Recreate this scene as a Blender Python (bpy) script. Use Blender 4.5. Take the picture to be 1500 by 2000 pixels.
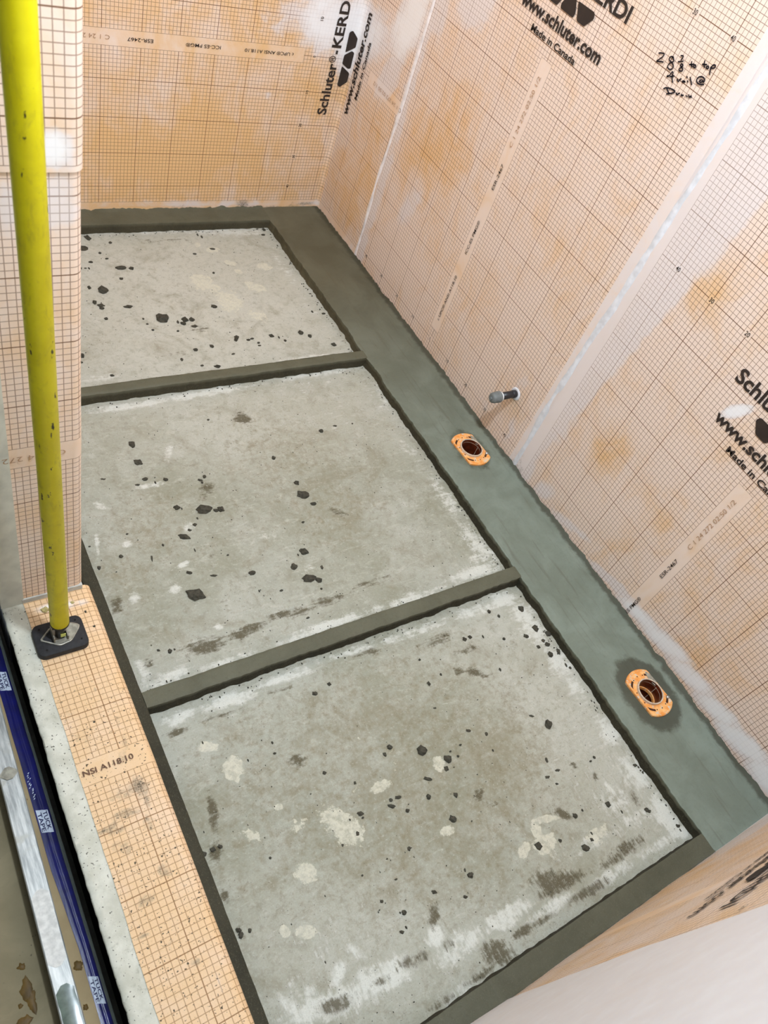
import bpy, bmesh, math, random
import numpy as np
from mathutils import Matrix, Vector, noise

for o in list(bpy.data.objects):
    bpy.data.objects.remove(o, do_unlink=True)
SC = bpy.context.scene
COL = SC.collection
random.seed(7)
RNG = np.random.default_rng(7)

# ------------------------------------------------------------------ camera
# x: right wall is x=0, shower lies at x<0;  y: depth, far wall y=0.7416;  z: slab top is z=0
R = np.array([[0.8324626, -0.4750306, 0.28522264],
              [-0.21749408, -0.75359857, -0.62031083],
              [0.50961, 0.45435133, -0.73065896]])       # rows: right, down, forward
CAM = np.array([-1.3786, -1.3474, 1.3692])
FPX = 1509.38
cd = bpy.data.cameras.new('camera')
cam = bpy.data.objects.new('camera', cd)
COL.objects.link(cam)
cam.matrix_world = Matrix(((R[0][0], -R[1][0], -R[2][0], CAM[0]),
                           (R[0][1], -R[1][1], -R[2][1], CAM[1]),
                           (R[0][2], -R[1][2], -R[2][2], CAM[2]), (0, 0, 0, 1)))
cd.sensor_fit = 'VERTICAL'
cd.sensor_height = 32.0
cd.lens = FPX * 32.0 / 2000.0
cd.clip_start = 0.01
cd.dof.use_dof = True
cd.dof.focus_distance = 1.65
cd.dof.aperture_fstop = 9.0
SC.camera = cam

# ------------------------------------------------------------------ world, light, exposure
W = bpy.data.worlds.new('world')
SC.world = W
W.use_nodes = True
bgn = W.node_tree.nodes['Background']
bgn.inputs['Color'].default_value = (0.80, 0.95, 1.10, 1)
bgn.inputs['Strength'].default_value = 1.38
SC.view_settings.view_transform = 'Standard'
SC.view_settings.look = 'None'
SC.view_settings.gamma = 1.0
SC.view_settings.use_curve_mapping = False
SC.view_settings.exposure = 0.46

ld = bpy.data.lights.new('work_lamp', 'POINT')
ld.shadow_soft_size = 0.05
ld.energy = 74.0
ld.color = (0.86, 0.975, 1.09)
lo = bpy.data.objects.new('work_lamp', ld)
lo.location = (-0.97, -1.03, 2.30)
COL.objects.link(lo)


# ------------------------------------------------------------------ pixel helpers (ray to a known plane)
def ray(u, v):
    return R.T @ np.array([(u - 750) / FPX, (v - 1000) / FPX, 1.0])


def at(u, v, ax, val):
    r = ray(u, v)
    return CAM + (val - CAM[ax]) / r[ax] * r


def proj(P):
    x = R @ (np.array(P, float) - CAM)
    return np.array([750 + FPX * x[0] / x[2], 1000 + FPX * x[1] / x[2]])


def plane_blob(P2, u, v, ru, rv, ang, ax, val, soft=0.5):
    """mask of an ellipse seen at pixel (u,v) lying on plane ax=val, for plane coords P2 (n,2)"""
    X0 = at(u, v, ax, val)
    ids = [i for i in range(3) if i != ax]
    J = np.zeros((2, 2))
    p0 = proj(X0)
    for k, i in enumerate(ids):
        e = np.zeros(3)
        e[i] = 1e-3
        J[:, k] = (proj(X0 + e) - p0) / 1e-3
    d = (P2 - X0[ids]) @ J.T
    c, s = math.cos(math.radians(ang)), math.sin(math.radians(ang))
    a = (d[:, 0] * c + d[:, 1] * s) / ru
    b = (-d[:, 0] * s + d[:, 1] * c) / rv
    r = np.sqrt(a * a + b * b)
    return np.clip(1.0 - (r - 1.0 + soft) / (2 * soft), 0, 1)


# ------------------------------------------------------------------ object helpers
def lin(r, g, b):
    f = lambda c: (c / 12.92 if c <= 0.04045 else ((c + 0.055) / 1.055) ** 2.4)
    return (f(r / 255), f(g / 255), f(b / 255), 1.0)


def link(name, me, mat=None, parent=None):
    o = bpy.data.objects.new(name, me)
    COL.objects.link(o)
    if mat is not None:
        me.materials.append(mat)
    if parent is not None:
        o.parent = parent
    return o


def mesh(name, V, F, mat=None, parent=None, smooth=False, uv=None, attrs=None):
    me = bpy.data.meshes.new(name)
    me.from_pydata([tuple(map(float, v)) for v in V], [], [tuple(map(int, f)) for f in F])
    if uv is not None:
        ul = me.uv_layers.new(name='print')
        li = np.empty(len(me.loops), np.int32)
        me.loops.foreach_get('vertex_index', li)
        ul.data.foreach_set('uv', np.asarray(uv, np.float32)[li].ravel())
    for k, a in (attrs or {}).items():
        at_ = me.attributes.new(k, 'FLOAT', 'POINT')
        at_.data.foreach_set('value', np.asarray(a, np.float32))
    if smooth:
        me.polygons.foreach_set('use_smooth', np.ones(len(me.polygons), bool))
    me.update()
    return link(name, me, mat, parent)


def gridfaces(nu, nv):
    i, j = np.meshgrid(np.arange(nu - 1), np.arange(nv - 1), indexing='ij')
    a = (i * nv + j).ravel()
    return np.stack([a, a + nv, a + nv + 1, a + 1], 1)


def tag(o, label, cat, group=None):
    o['label'] = label
    o['category'] = cat
    if group:
        o['group'] = group
    return o


def struct(o, label=None, cat=None):
    o['kind'] = 'structure'
    if label:
        o['label'] = label
    if cat:
        o['category'] = cat
    return o


def empty(name, loc=(0, 0, 0)):
    o = bpy.data.objects.new(name, None)
    o.location = loc
    COL.objects.link(o)
    return o


def box(name, x0, x1, y0, y1, z0, z1, mat, parent=None, bev=0.0):
    bm = bmesh.new()
    bmesh.ops.create_cube(bm, size=1)
    for v in bm.verts:
        v.co = ((x0 + x1) / 2 + v.co.x * (x1 - x0), (y0 + y1) / 2 + v.co.y * (y1 - y0), (z0 + z1) / 2 + v.co.z * (z1 - z0))
    if bev:
        bmesh.ops.bevel(bm, geom=bm.edges[:], offset=bev, segments=2, affect='EDGES', profile=0.5)
    me = bpy.data.meshes.new(name)
    bm.to_mesh(me)
    bm.free()
    return link(name, me, mat, parent)


def tube(name, p0, p1, r0, r1, mat, parent=None, seg=32, caps=True, inner=None):
    p0, p1 = Vector(p0), Vector(p1)
    d = (p1 - p0).normalized()
    a = d.orthogonal().normalized()
    b = d.cross(a)
    V, F = [], []
    for p, r in ((p0, r0), (p1, r1)):
        for k in range(seg):
            t = 2 * math.pi * k / seg
            V.append(p + a * (r * math.cos(t)) + b * (r * math.sin(t)))
    for k in range(seg):
        F.append((k, (k + 1) % seg, seg + (k + 1) % seg, seg + k))
    if caps:
        F.append(tuple(range(seg))[::-1])
        F.append(tuple(range(seg, 2 * seg)))
    o = mesh(name, V, F, mat, parent)
    for p in o.data.polygons:
        p.use_smooth = len(p.vertices) == 4
    return o


def lathe(name, prof, origin, axis, mat, parent=None, seg=40):
    """prof: list of (radius, height along axis)"""
    d = Vector(axis).normalized()
    a = d.orthogonal().normalized()
    b = d.cross(a)
    o = Vector(origin)
    V, F = [], []
    for r, h in prof:
        for k in range(seg):
            t = 2 * math.pi * k / seg
            V.append(o + d * h + a * (r * math.cos(t)) + b * (r * math.sin(t)))
    n = len(prof)
    for i in range(n - 1):
        for k in range(seg):
            F.append((i * seg + k, i * seg + (k + 1) % seg, (i + 1) * seg + (k + 1) % seg, (i + 1) * seg + k))
    ob = mesh(name, V, F, mat, parent, smooth=True)
    ob.data.set_sharp_from_angle(angle=math.radians(40))
    return ob


def nz(x, y, z=0.0):
    return noise.noise(Vector((x, y, z)))


# ------------------------------------------------------------------ material helpers
class NT:
    def __init__(self, name):
        self.m = bpy.data.materials.new(name)
        self.m.use_nodes = True
        self.t = self.m.node_tree
        self.b = self.t.nodes['Principled BSDF']

    def n(self, ty, **kw):
        x = self.t.nodes.new(ty)
        for k, v in kw.items():
            setattr(x, k, v)
        return x

    def set(self, sock, v):
        if hasattr(v, 'links') or isinstance(v, bpy.types.NodeSocket):
            self.t.links.new(v, sock)
        else:
            sock.default_value = v

    def math(self, op, a, b=0.0, c=0.0, clamp=False):
        x = self.n('ShaderNodeMath', operation=op, use_clamp=clamp)
        self.set(x.inputs[0], a)
        self.set(x.inputs[1], b)
        self.set(x.inputs[2], c)
        return x.outputs[0]

    def mix(self, f, a, b):
        x = self.n('ShaderNodeMix', data_type='RGBA')
        self.set(x.inputs[0], f)
        self.set(x.inputs[6], a)
        self.set(x.inputs[7], b)
        return x.outputs[2]

    def ss(self, v, lo, hi):
        x = self.n('ShaderNodeMapRange', interpolation_type='SMOOTHSTEP')
        self.set(x.inputs[0], v)
        x.inputs[1].default_value = lo
        x.inputs[2].default_value = hi
        return x.outputs[0]

    def obj(self):
        return self.n('ShaderNodeTexCoord').outputs['Object']

    def pos(self):
        return self.n('ShaderNodeNewGeometry').outputs['Position']

    def noise(self, vec, scale, detail=4.0, rough=0.55, dist=0.0):
        x = self.n('ShaderNodeTexNoise')
        self.set(x.inputs['Vector'], vec)
        x.inputs['Scale'].default_value = scale
        x.inputs['Detail'].default_value = detail
        x.inputs['Roughness'].default_value = rough
        x.inputs['Distortion'].default_value = dist
        return x.outputs['Fac']

    def scale(self, vec, s):
        x = self.n('ShaderNodeMapping')
        self.set(x.inputs['Vector'], vec)
        x.inputs['Scale'].default_value = s
        return x.outputs[0]

    def attr(self, name):
        return self.n('ShaderNodeAttribute', attribute_name=name).outputs['Fac']

    def bump(self, h, strength=0.3, dist=0.002):
        x = self.n('ShaderNodeBump')
        x.inputs['Strength'].default_value = strength
        x.inputs['Distance'].default_value = dist
        self.set(x.inputs['Height'], h)
        self.t.links.new(x.outputs[0], self.b.inputs['Normal'])

    def out(self, col=None, rough=None, metal=None, spec=None):
        if col is not None:
            self.set(self.b.inputs['Base Color'], col)
        if rough is not None:
            self.set(self.b.inputs['Roughness'], rough)
        if metal is not None:
            self.set(self.b.inputs['Metallic'], metal)
        if spec is not None:
            self.set(self.b.inputs['Specular IOR Level'], spec)
        return self.m


def plain(name, rgb, rough=0.6, metal=0.0, spec=0.4, var=0.12, scale=40.0, bump=0.0):
    n = NT(name)
    v = n.noise(n.pos(), scale, 5)
    a = lin(*rgb)
    lo_ = tuple(c * (1 - var) for c in a[:3]) + (1,)
    hi_ = tuple(min(1, c * (1 + var)) for c in a[:3]) + (1,)
    c = n.mix(n.ss(v, 0.3, 0.7), lo_, hi_)
    if bump:
        n.bump(v, bump, 0.002)
    return n.out(c, rough, metal, spec)


def membrane_material(name, orange=(230, 188, 132), pale=(238, 220, 208), line=(108, 70, 40), grid=True):
    n = NT(name)
    uv = n.n('ShaderNodeUVMap', uv_map='print').outputs[0]
    sp = n.n('ShaderNodeSeparateXYZ')
    n.t.links.new(uv, sp.inputs[0])
    w, s = sp.outputs[0], sp.outputs[1]
    P = n.pos()
    M = n.math

    def near(v, period, half):           # 1 inside a line centred on multiples of period
        f = M('PINGPONG', v, period / 2)                 # distance to nearest multiple (period/2 ping-pong)
        return M('LESS_THAN', f, half)

    aw = M('ABSOLUTE', w)
    sf = M('WRAP', s, 1.0, 0.0)
    thin = M('MAXIMUM', near(w, 0.01, 0.00055), near(s, 0.01, 0.00055))
    bold = M('MAXIMUM', near(w, 0.1, 0.0008), near(s, 0.1, 0.0008))
    ingrid = M('LESS_THAN', aw, 0.4505)
    instrip = M('MULTIPLY', M('LESS_THAN', aw, 0.0205),
                M('MULTIPLY', M('GREATER_THAN', sf, 0.032), M('LESS_THAN', sf, 0.7755)))
    inner = M('MULTIPLY', M('LESS_THAN', aw, 0.0195),
              M('MULTIPLY', M('GREATER_THAN', sf, 0.033), M('LESS_THAN', sf, 0.7745)))
    # the number boxes interrupt the lines
    lw = M('LESS_THAN', M('PINGPONG', w, 0.05), 0.0085)
    ls = M('LESS_THAN', M('PINGPONG', s, 0.5), 0.0065)
    box_ = M('MULTIPLY', lw, ls)
    lines = M('MAXIMUM', M('MULTIPLY', thin, 0.70), M('MULTIPLY', bold, 0.92))
    lines = M('MAXIMUM', lines, M('MULTIPLY', instrip, 0.5))
    lines = M('MULTIPLY', lines, ingrid)
    lines = M('MULTIPLY', lines, M('SUBTRACT', 1.0, inner))
    lines = M('MULTIPLY', lines, M('SUBTRACT', 1.0, box_))
    # fleece colour, thinner and thicker mortar showing through
    big = n.noise(P, 5.0, 5, 0.62, 0.6)
    med = n.noise(n.scale(P, (1.0, 1.0, 0.55)), 15.0, 5, 0.62, 0.9)
    fine = n.noise(P, 900.0, 2, 0.6)
    pf = M('ADD', M('MULTIPLY', big, 0.60), M('MULTIPLY', med, 0.66))
    pf = M('ADD', pf, M('MULTIPLY', n.attr('pale'), 0.55))
    col = n.mix(n.ss(pf, 0.45, 0.95), lin(*orange), lin(*pale))
    col = n.mix(M('MULTIPLY', n.ss(fine, 0.35, 0.75), 0.22), col, lin(250, 226, 205))
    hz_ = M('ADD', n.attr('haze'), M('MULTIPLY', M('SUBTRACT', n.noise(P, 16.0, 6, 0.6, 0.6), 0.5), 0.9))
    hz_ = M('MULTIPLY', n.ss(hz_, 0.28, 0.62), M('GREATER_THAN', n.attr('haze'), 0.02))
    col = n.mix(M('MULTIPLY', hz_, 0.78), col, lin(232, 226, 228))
    lines = M('MULTIPLY', lines, M('SUBTRACT', 1.0, M('MULTIPLY', hz_, 0.28)))
    if grid:
        col = n.mix(lines, col, lin(*line))
    # dried white thinset smeared over the fleece, and the painted corner glow
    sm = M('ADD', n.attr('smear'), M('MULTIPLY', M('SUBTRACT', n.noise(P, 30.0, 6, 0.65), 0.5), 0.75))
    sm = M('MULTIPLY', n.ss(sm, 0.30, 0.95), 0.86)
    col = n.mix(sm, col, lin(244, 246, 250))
    # wet cement dirt
    ce = M('ADD', n.attr('cement'), M('MULTIPLY', M('SUBTRACT', n.noise(P, 95.0, 6, 0.7), 0.5), 1.1))
    ce2 = M('ADD', n.attr('cement'), M('MULTIPLY', M('SUBTRACT', n.noise(P, 330.0, 4, 0.7), 0.5), 2.4))
    ce2 = M('MULTIPLY', n.ss(ce2, 0.85, 1.05), M('GREATER_THAN', n.attr('cement'), 0.04))
    ce = M('MULTIPLY', n.ss(ce, 0.40, 0.95), 0.85)
    ce = M('MULTIPLY', ce, M('GREATER_THAN', n.attr('cement'), 0.04))
    col = n.mix(M('MULTIPLY', ce, 0.8), col, lin(108, 100, 84))
    col = n.mix(M('MULTIPLY', ce2, 0.85), col, lin(66, 54, 34))
    sp_ = M('MULTIPLY', M('GREATER_THAN', n.noise(P, 260.0, 3, 0.5), 0.665), n.attr('specks'))
    col = n.mix(sp_, col, lin(70, 58, 40))
    n.bump(M('ADD', M('MULTIPLY', fine, 0.5), M('MULTIPLY', med, 1.5)), 0.25, 0.0012)
    return n.out(col, 0.62, 0.0, 0.3)


M_MEM = membrane_material('orange_fleece_membrane')
M_CURBMEM = membrane_material('orange_fleece_membrane_curb', orange=(222, 186, 140), pale=(228, 202, 176), line=(138, 98, 58))
M_FLEECE = membrane_material('white_fleece_band', orange=(226, 218, 216), pale=(228, 226, 230), grid=False)
M_INK = plain('black_print_ink', (56, 48, 44), 0.7, spec=0.2, var=0.1)
M_FAINT = plain('faint_grey_print_ink', (176, 142, 112), 0.7, spec=0.2, var=0.2, scale=200)
M_MARKER = plain('black_marker_ink', (22, 22, 34), 0.5, spec=0.3, var=0.05)
M_THINSET = plain('dried_white_thinset', (224, 228, 236), 0.75, var=0.10, scale=60, bump=0.5)
M_BOARD = plain('grey_backer_board', (150, 148, 142), 0.85)


def slab_material():
    n = NT('stained_concrete_slab')
    M = n.math
    P = n.pos()
    b1 = n.noise(P, 3.2, 5, 0.6, 0.4)
    b2 = n.noise(P, 14.0, 6, 0.62, 0.8)
    b3 = n.noise(P, 90.0, 5, 0.65)
    b4 = n.noise(P, 420.0, 3, 0.6)
    b5 = n.noise(P, 40.0, 6, 0.7, 0.3)
    tro = n.noise(n.scale(P, (9.0, 30.0, 9.0)), 2.2, 5, 0.62, 1.6)          # trowel sweeps
    col = n.mix(n.ss(b1, 0.35, 0.68), lin(146, 147, 130), lin(168, 170, 158))
    col = n.mix(M('MULTIPLY', n.attr('paler_area'), 0.62), col, lin(204, 203, 192))  # broad soft paler areas, strongest over the far bay
    col = n.mix(M('MULTIPLY', n.ss(b2, 0.42, 0.75), 0.45), col, lin(190, 191, 182))
    col = n.mix(M('MULTIPLY', n.ss(tro, 0.52, 0.75), 0.40), col, lin(200, 199, 188))
    col = n.mix(M('MULTIPLY', n.ss(b3, 0.52, 0.74), 0.42), col, lin(120, 116, 98))
    col = n.mix(M('MULTIPLY', n.ss(n.noise(P, 6.5, 6, 0.7, 1.2), 0.50, 0.72), 0.45), col, lin(126, 119, 94))
    col = n.mix(M('MULTIPLY', n.ss(b5, 0.48, 0.72), 0.38), col, lin(124, 120, 100))
    col = n.mix(M('MULTIPLY', n.ss(n.noise(P, 48.0, 6, 0.7, 0.5), 0.54, 0.74), 0.40), col, lin(200, 200, 190))
    nb = M('ADD', M('MULTIPLY', M('SUBTRACT', b2, 0.5), 0.7), M('MULTIPLY', M('SUBTRACT', b3, 0.5), 0.9))
    nb = M('ADD', nb, M('MULTIPLY', M('SUBTRACT', b4, 0.5), 0.25))
    nb = M('ADD', nb, M('MULTIPLY', M('SUBTRACT', b5, 0.5), 1.25))
    stk = n.noise(n.scale(P, (1.0, 0.16, 1.0)), 150.0, 5, 0.65, 0.2)           # brush streaks toward the near wall
    stx = n.noise(n.scale(P, (0.14, 1.0, 1.0)), 150.0, 5, 0.65, 0.3)
    spy = n.n('ShaderNodeSeparateXYZ')
    n.t.links.new(P, spy.inputs[0])
    far_ = M('GREATER_THAN', spy.outputs[1], -1.22)
    stk = M('ADD', M('MULTIPLY', stk, M('SUBTRACT', 1.0, far_)), M('MULTIPLY', stx, far_))
    br = n.ss(M('ADD', n.attr('brown'), M('MULTIPLY', nb, 0.9)), 0.2, 1.0)
    col = n.mix(M('MULTIPLY', br, 0.6), col, lin(126, 117, 88))
    wh = n.ss(M('ADD', n.attr('white'), M('ADD', M('MULTIPLY', nb, 1.2), M('MULTIPLY', M('SUBTRACT', stk, 0.5), 0.9))), 0.32, 0.86)
    wh = M('MULTIPLY', wh, M('GREATER_THAN', n.attr('white'), 0.02))
    col = n.mix(M('MULTIPLY', wh, 0.86), col, lin(212, 214, 206))
    cr = n.ss(M('ADD', n.attr('cream'), M('MULTIPLY', nb, 1.0)), 0.44, 0.60)
    cr = M('MULTIPLY', cr, M('GREATER_THAN', n.attr('cream'), 0.02))
    col = n.mix(M('MULTIPLY', cr, M('ADD', 0.35, M('MULTIPLY', n.ss(b3, 0.35, 0.62), 0.5))), col, lin(208, 206, 188))
    da = n.ss(M('ADD', n.attr('damp'), M('ADD', M('MULTIPLY', nb, 1.15), M('MULTIPLY', M('SUBTRACT', stk, 0.5), 1.7))), 0.36, 0.98)
    da = M('MULTIPLY', da, M('GREATER_THAN', n.attr('damp'), 0.02))
    col = n.mix(M('MULTIPLY', da, 0.9), col, lin(84, 77, 56))
    # fine dark specks of sand
    col = n.mix(M('MULTIPLY', n.ss(b4, 0.40, 0.75), 0.22), col, lin(116, 112, 96))
    col = n.mix(M('MULTIPLY', n.ss(n.noise(P, 210.0, 4, 0.7), 0.56, 0.72), 0.38), col, lin(212, 212, 202))
    spk = M('MULTIPLY', M('GREATER_THAN', n.noise(P, 330.0, 2, 0.5), 0.70), 0.8)
    spk = M('MULTIPLY', spk, n.ss(b2, 0.40, 0.62))
    col = n.mix(spk, col, lin(62, 60, 50))
    n.bump(M('ADD', M('MULTIPLY', b2, 0.9), M('ADD', M('MULTIPLY', b3, 0.6), M('MULTIPLY', wh, 0.5))), 0.35, 0.004)
    return n.out(col, 0.78, 0.0, 0.3)


def mortar_material():
    n = NT('damp_grey_mortar')
    M = n.math
    P = n.pos()
    b2 = n.noise(P, 9.0, 5, 0.6, 0.5)
    b3 = n.noise(P, 160.0, 4, 0.65)
    b4 = n.noise(P, 700.0, 2, 0.6)
    stre = n.noise(n.scale(P, (60.0, 5.0, 20.0)), 1.5, 5, 0.6, 0.5)
    smooth_ = n.attr('smooth')
    col = n.mix(n.ss(b2, 0.3, 0.7), lin(40, 38, 26), lin(52, 49, 35))  # raw faces: dark wet mortar, pore shade included in the colour
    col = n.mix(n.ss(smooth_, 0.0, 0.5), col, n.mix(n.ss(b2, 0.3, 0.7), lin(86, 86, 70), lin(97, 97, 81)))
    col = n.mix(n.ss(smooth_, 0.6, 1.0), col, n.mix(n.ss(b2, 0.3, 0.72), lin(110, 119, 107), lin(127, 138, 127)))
    col = n.mix(M('MULTIPLY', n.ss(stre, 0.54, 0.72), M('MULTIPLY', smooth_, 0.5)), col, lin(96, 96, 84))
    sand = M('MULTIPLY', n.ss(b3, 0.5, 0.75), M('SUBTRACT', 0.55, M('MULTIPLY', smooth_, 0.42)))
    col = n.mix(sand, col, lin(74, 70, 54))
    sand2 = M('MULTIPLY', n.ss(b4, 0.58, 0.75), M('SUBTRACT', 0.35, M('MULTIPLY', smooth_, 0.25)))
    col = n.mix(sand2, col, lin(142, 138, 120))
    col = n.mix(M('MULTIPLY', n.attr('far_brown'), 0.85), col, n.mix(n.ss(b2, 0.3, 0.7), lin(80, 74, 54), lin(92, 86, 66)))  # mortar turns browner toward the far wall
    we = n.ss(M('ADD', n.attr('wet'), M('MULTIPLY', M('SUBTRACT', n.noise(P, 45.0, 6, 0.65), 0.5), 0.9)), 0.35, 0.75)
    we = M('MULTIPLY', we, M('GREATER_THAN', n.attr('wet'), 0.02))
    col = n.mix(M('MULTIPLY', we, 0.75), col, lin(58, 56, 43))
    n.bump(M('ADD', M('MULTIPLY', b3, M('SUBTRACT', 1.0, M('MULTIPLY', smooth_, 0.8))), M('MULTIPLY', b2, 0.8)), 0.4, 0.003)
    return n.out(col, M('SUBTRACT', 0.8, M('MULTIPLY', smooth_, 0.25)), 0.0, 0.3)


M_SLAB = slab_material()
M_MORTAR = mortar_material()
M_CRUMB = plain('dark_wet_mortar_crumb', (64, 62, 52), 0.85, var=0.3, scale=180, bump=0.6)
M_DARK = plain('dark_void', (14, 13, 12), 0.9, var=0.1)

# ================================================================== text
_ref = {}


def text_raw(body, bold=0.0):
    cu = bpy.data.curves.new('txt', 'FONT')
    cu.body = body
    cu.size = 1.0
    cu.offset = bold
    cu.resolution_u = 3
    cu.dimensions = '2D'
    cu.fill_mode = 'FRONT'
    ob = bpy.data.objects.new('txt', cu)
    COL.objects.link(ob)
    dg = bpy.context.evaluated_depsgraph_get()
    dg.update()
    me = bpy.data.meshes.new_from_object(ob.evaluated_get(dg))
    V = np.array([v.co[:] for v in me.vertices]) if len(me.vertices) else np.zeros((0, 3))
    F = [tuple(p.vertices) for p in me.polygons]
    bpy.data.objects.remove(ob, do_unlink=True)
    bpy.data.curves.remove(cu)
    bpy.data.meshes.remove(me)
    return V, F


def capheight():
    if 'H' not in _ref:
        V, _ = text_raw('H')
        _ref['H'] = V[:, 1].max() - V[:, 1].min()
        V, _ = text_raw('x')
        _ref['x'] = V[:, 1].max() - V[:, 1].min()
    return _ref['H'], _ref['x']


def lettering(body, mapf, a0, a1, b0, h, parent, mat=None, along='w', bold=0.012, xh=False, name='printed_lettering'):
    """upright text: runs along w from a0 to a1, baseline s=b0, cap height h.
    along='s': text runs up the sheet (s from a0 to a1), centred on w=b0."""
    V, F = text_raw(body, bold)
    H, X = capheight()
    k = h / (X if xh else H)
    x0, x1 = V[:, 0].min(), V[:, 0].max()
    t = a0 + (V[:, 0] - x0) / (x1 - x0) * (a1 - a0)
    if along == 'w':
        w, s = t, b0 + V[:, 1] * k
    else:
        w, s = b0 - (V[:, 1] * k - h / 2), t
    P = [mapf(a, b, 0.0012) for a, b in zip(w, s)]
    return mesh(name, P, F, mat or M_INK, parent)


def rounded(poly, r, n=4):
    out = []
    k = len(poly)
    for i in range(k):
        p0, p1, p2 = (np.array(poly[(i + j) % k]) for j in (-1, 0, 1))
        d0 = (p0 - p1) / np.linalg.norm(p0 - p1)
        d2 = (p2 - p1) / np.linalg.norm(p2 - p1)
        a, b = p1 + d0 * r, p1 + d2 * r
        for q in range(n + 1):
            t = q / n
            out.append((1 - t) ** 2 * a + 2 * t * (1 - t) * p1 + t * t * b)
    return out


def print_block(mapf, parent, s0):
    """one repeat of the sheet's print whose number row is at s = s0"""
    L = lambda *a, **k: lettering(*a, parent=parent, **k)
    L('Schluter', mapf, -0.164, -0.014, s0 - 0.079, 0.029, bold=0.026)
    L('\u00ae', mapf, -0.012, 0.007, s0 - 0.071, 0.020, bold=0.006)
    L('-', mapf, 0.012, 0.022, s0 - 0.079, 0.029, bold=0.03)
    L('KERDI', mapf, 0.029, 0.163, s0 - 0.079, 0.029, bold=0.026)
    L('www.schluter.com', mapf, -0.145, 0.141, s0 - 0.167, 0.0158, xh=True, bold=0.03)
    L('Made in Canada', mapf, -0.083, 0.079, s0 - 0.197, 0.0135, bold=0.022)
    polys = [[(-.019, -.097), (-.074, -.096), (-.079, -.106), (-.061, -.128), (-.036, -.128)],
             [(-.012, -.096), (.012, -.096), (.025, -.119), (.022, -.128), (-.022, -.128), (-.025, -.119)],
             [(.019, -.097), (.074, -.096), (.079, -.106), (.061, -.128), (.036, -.128)]]
    for p in polys:
        q = rounded(p, 0.004)
        c = np.mean(q, 0)
        V = [mapf(a, s0 + b, 0.0012) for a, b in [c] + list(q)]
        V2 = [mapf(*(c + (np.array(a) - c) * 0.5 + np.array([0, s0])), 0.0012) for a in q]
        k = len(q)
        F = [(0, 1 + k + i, 1 + k + (i + 1) % k) for i in range(k)] + [(1 + k + i, 1 + i, 1 + (i + 1) % k, 1 + k + (i + 1) % k) for i in range(k)]
        mesh('printed_emblem', V + V2, [(0, 1 + k + i, 1 + k + (i + 1) % k) for i in range(k)] + F[k:], M_INK, parent)


def print_numbers(mapf, parent, s0, ws):
    for w in ws:
        t = '%d' % round(abs(w) * 100)
        wd = 0.0045 if t == '0' else 0.0105
        lettering(t, mapf, w - wd / 2, w + wd / 2, s0 - 0.0042, 0.0088, parent=parent, bold=0.008, name='printed_number')


def print_strip(mapf, parent, s0, which='abcd'):
    T = {'a': ('c UPC\u00ae ANSI A118.10', 0.067, 0.216, 0.0085, M_INK), 'b': ('ICC-ES PMG\u00ae', 0.286, 0.383, 0.0085, M_INK),
         'c': ('ESR-2467', 0.470, 0.536, 0.0085, M_INK), 'd': ('C 1 24 272 02:50 1/2', 0.580, 0.742, 0.010, M_FAINT)}
    for k in which:
        b, a0, a1, h, m = T[k]
        lettering(b, mapf, s0 + a0, s0 + a1, 0.0, h, parent=parent, mat=m, along='s', bold=0.004 if m is M_INK else -0.006)


# ================================================================== walls
YF, YN, XL = 0.7416, -1.470, -1.148          # far wall, near wall, left wall inner face
HT = 2.45
ZM = 0.028                                   # mortar top

wr = struct(box('wall_right', 0.006, 0.12, YN - 0.12, YF + 0.12, -0.10, HT, M_BOARD), 'right shower wall covered in orange gridded membrane sheets', 'wall')
wf = struct(box('wall_far', XL - 0.14, 0.004, YF + 0.006, YF + 0.12, -0.10, HT, M_BOARD), 'far shower wall under orange gridded membrane with upside down print', 'wall')
wn = struct(box('wall_near', -1.29, 0.004, YN - 0.12, YN - 0.006, -0.10, HT, M_BOARD), 'near shower wall seen edge on at lower right', 'wall')
wl = struct(box('wall_left', XL - 0.132, XL - 0.004, -0.550, YF + 0.004, -0.10, HT, plain('white_wall_board', (206, 212, 222), 0.8)), 'left wall end wrapped in gridded membrane behind the yellow pole', 'wall')


def smear_mask(P2, ax, val, blobs):
    m = np.zeros(len(P2))
    for b in blobs:
        u, v, ru, rv, ang, st = b[:6]
        m = np.maximum(m, st * plane_blob(P2, u, v, ru, rv, ang, ax, val, 0.6))
    return m


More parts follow.
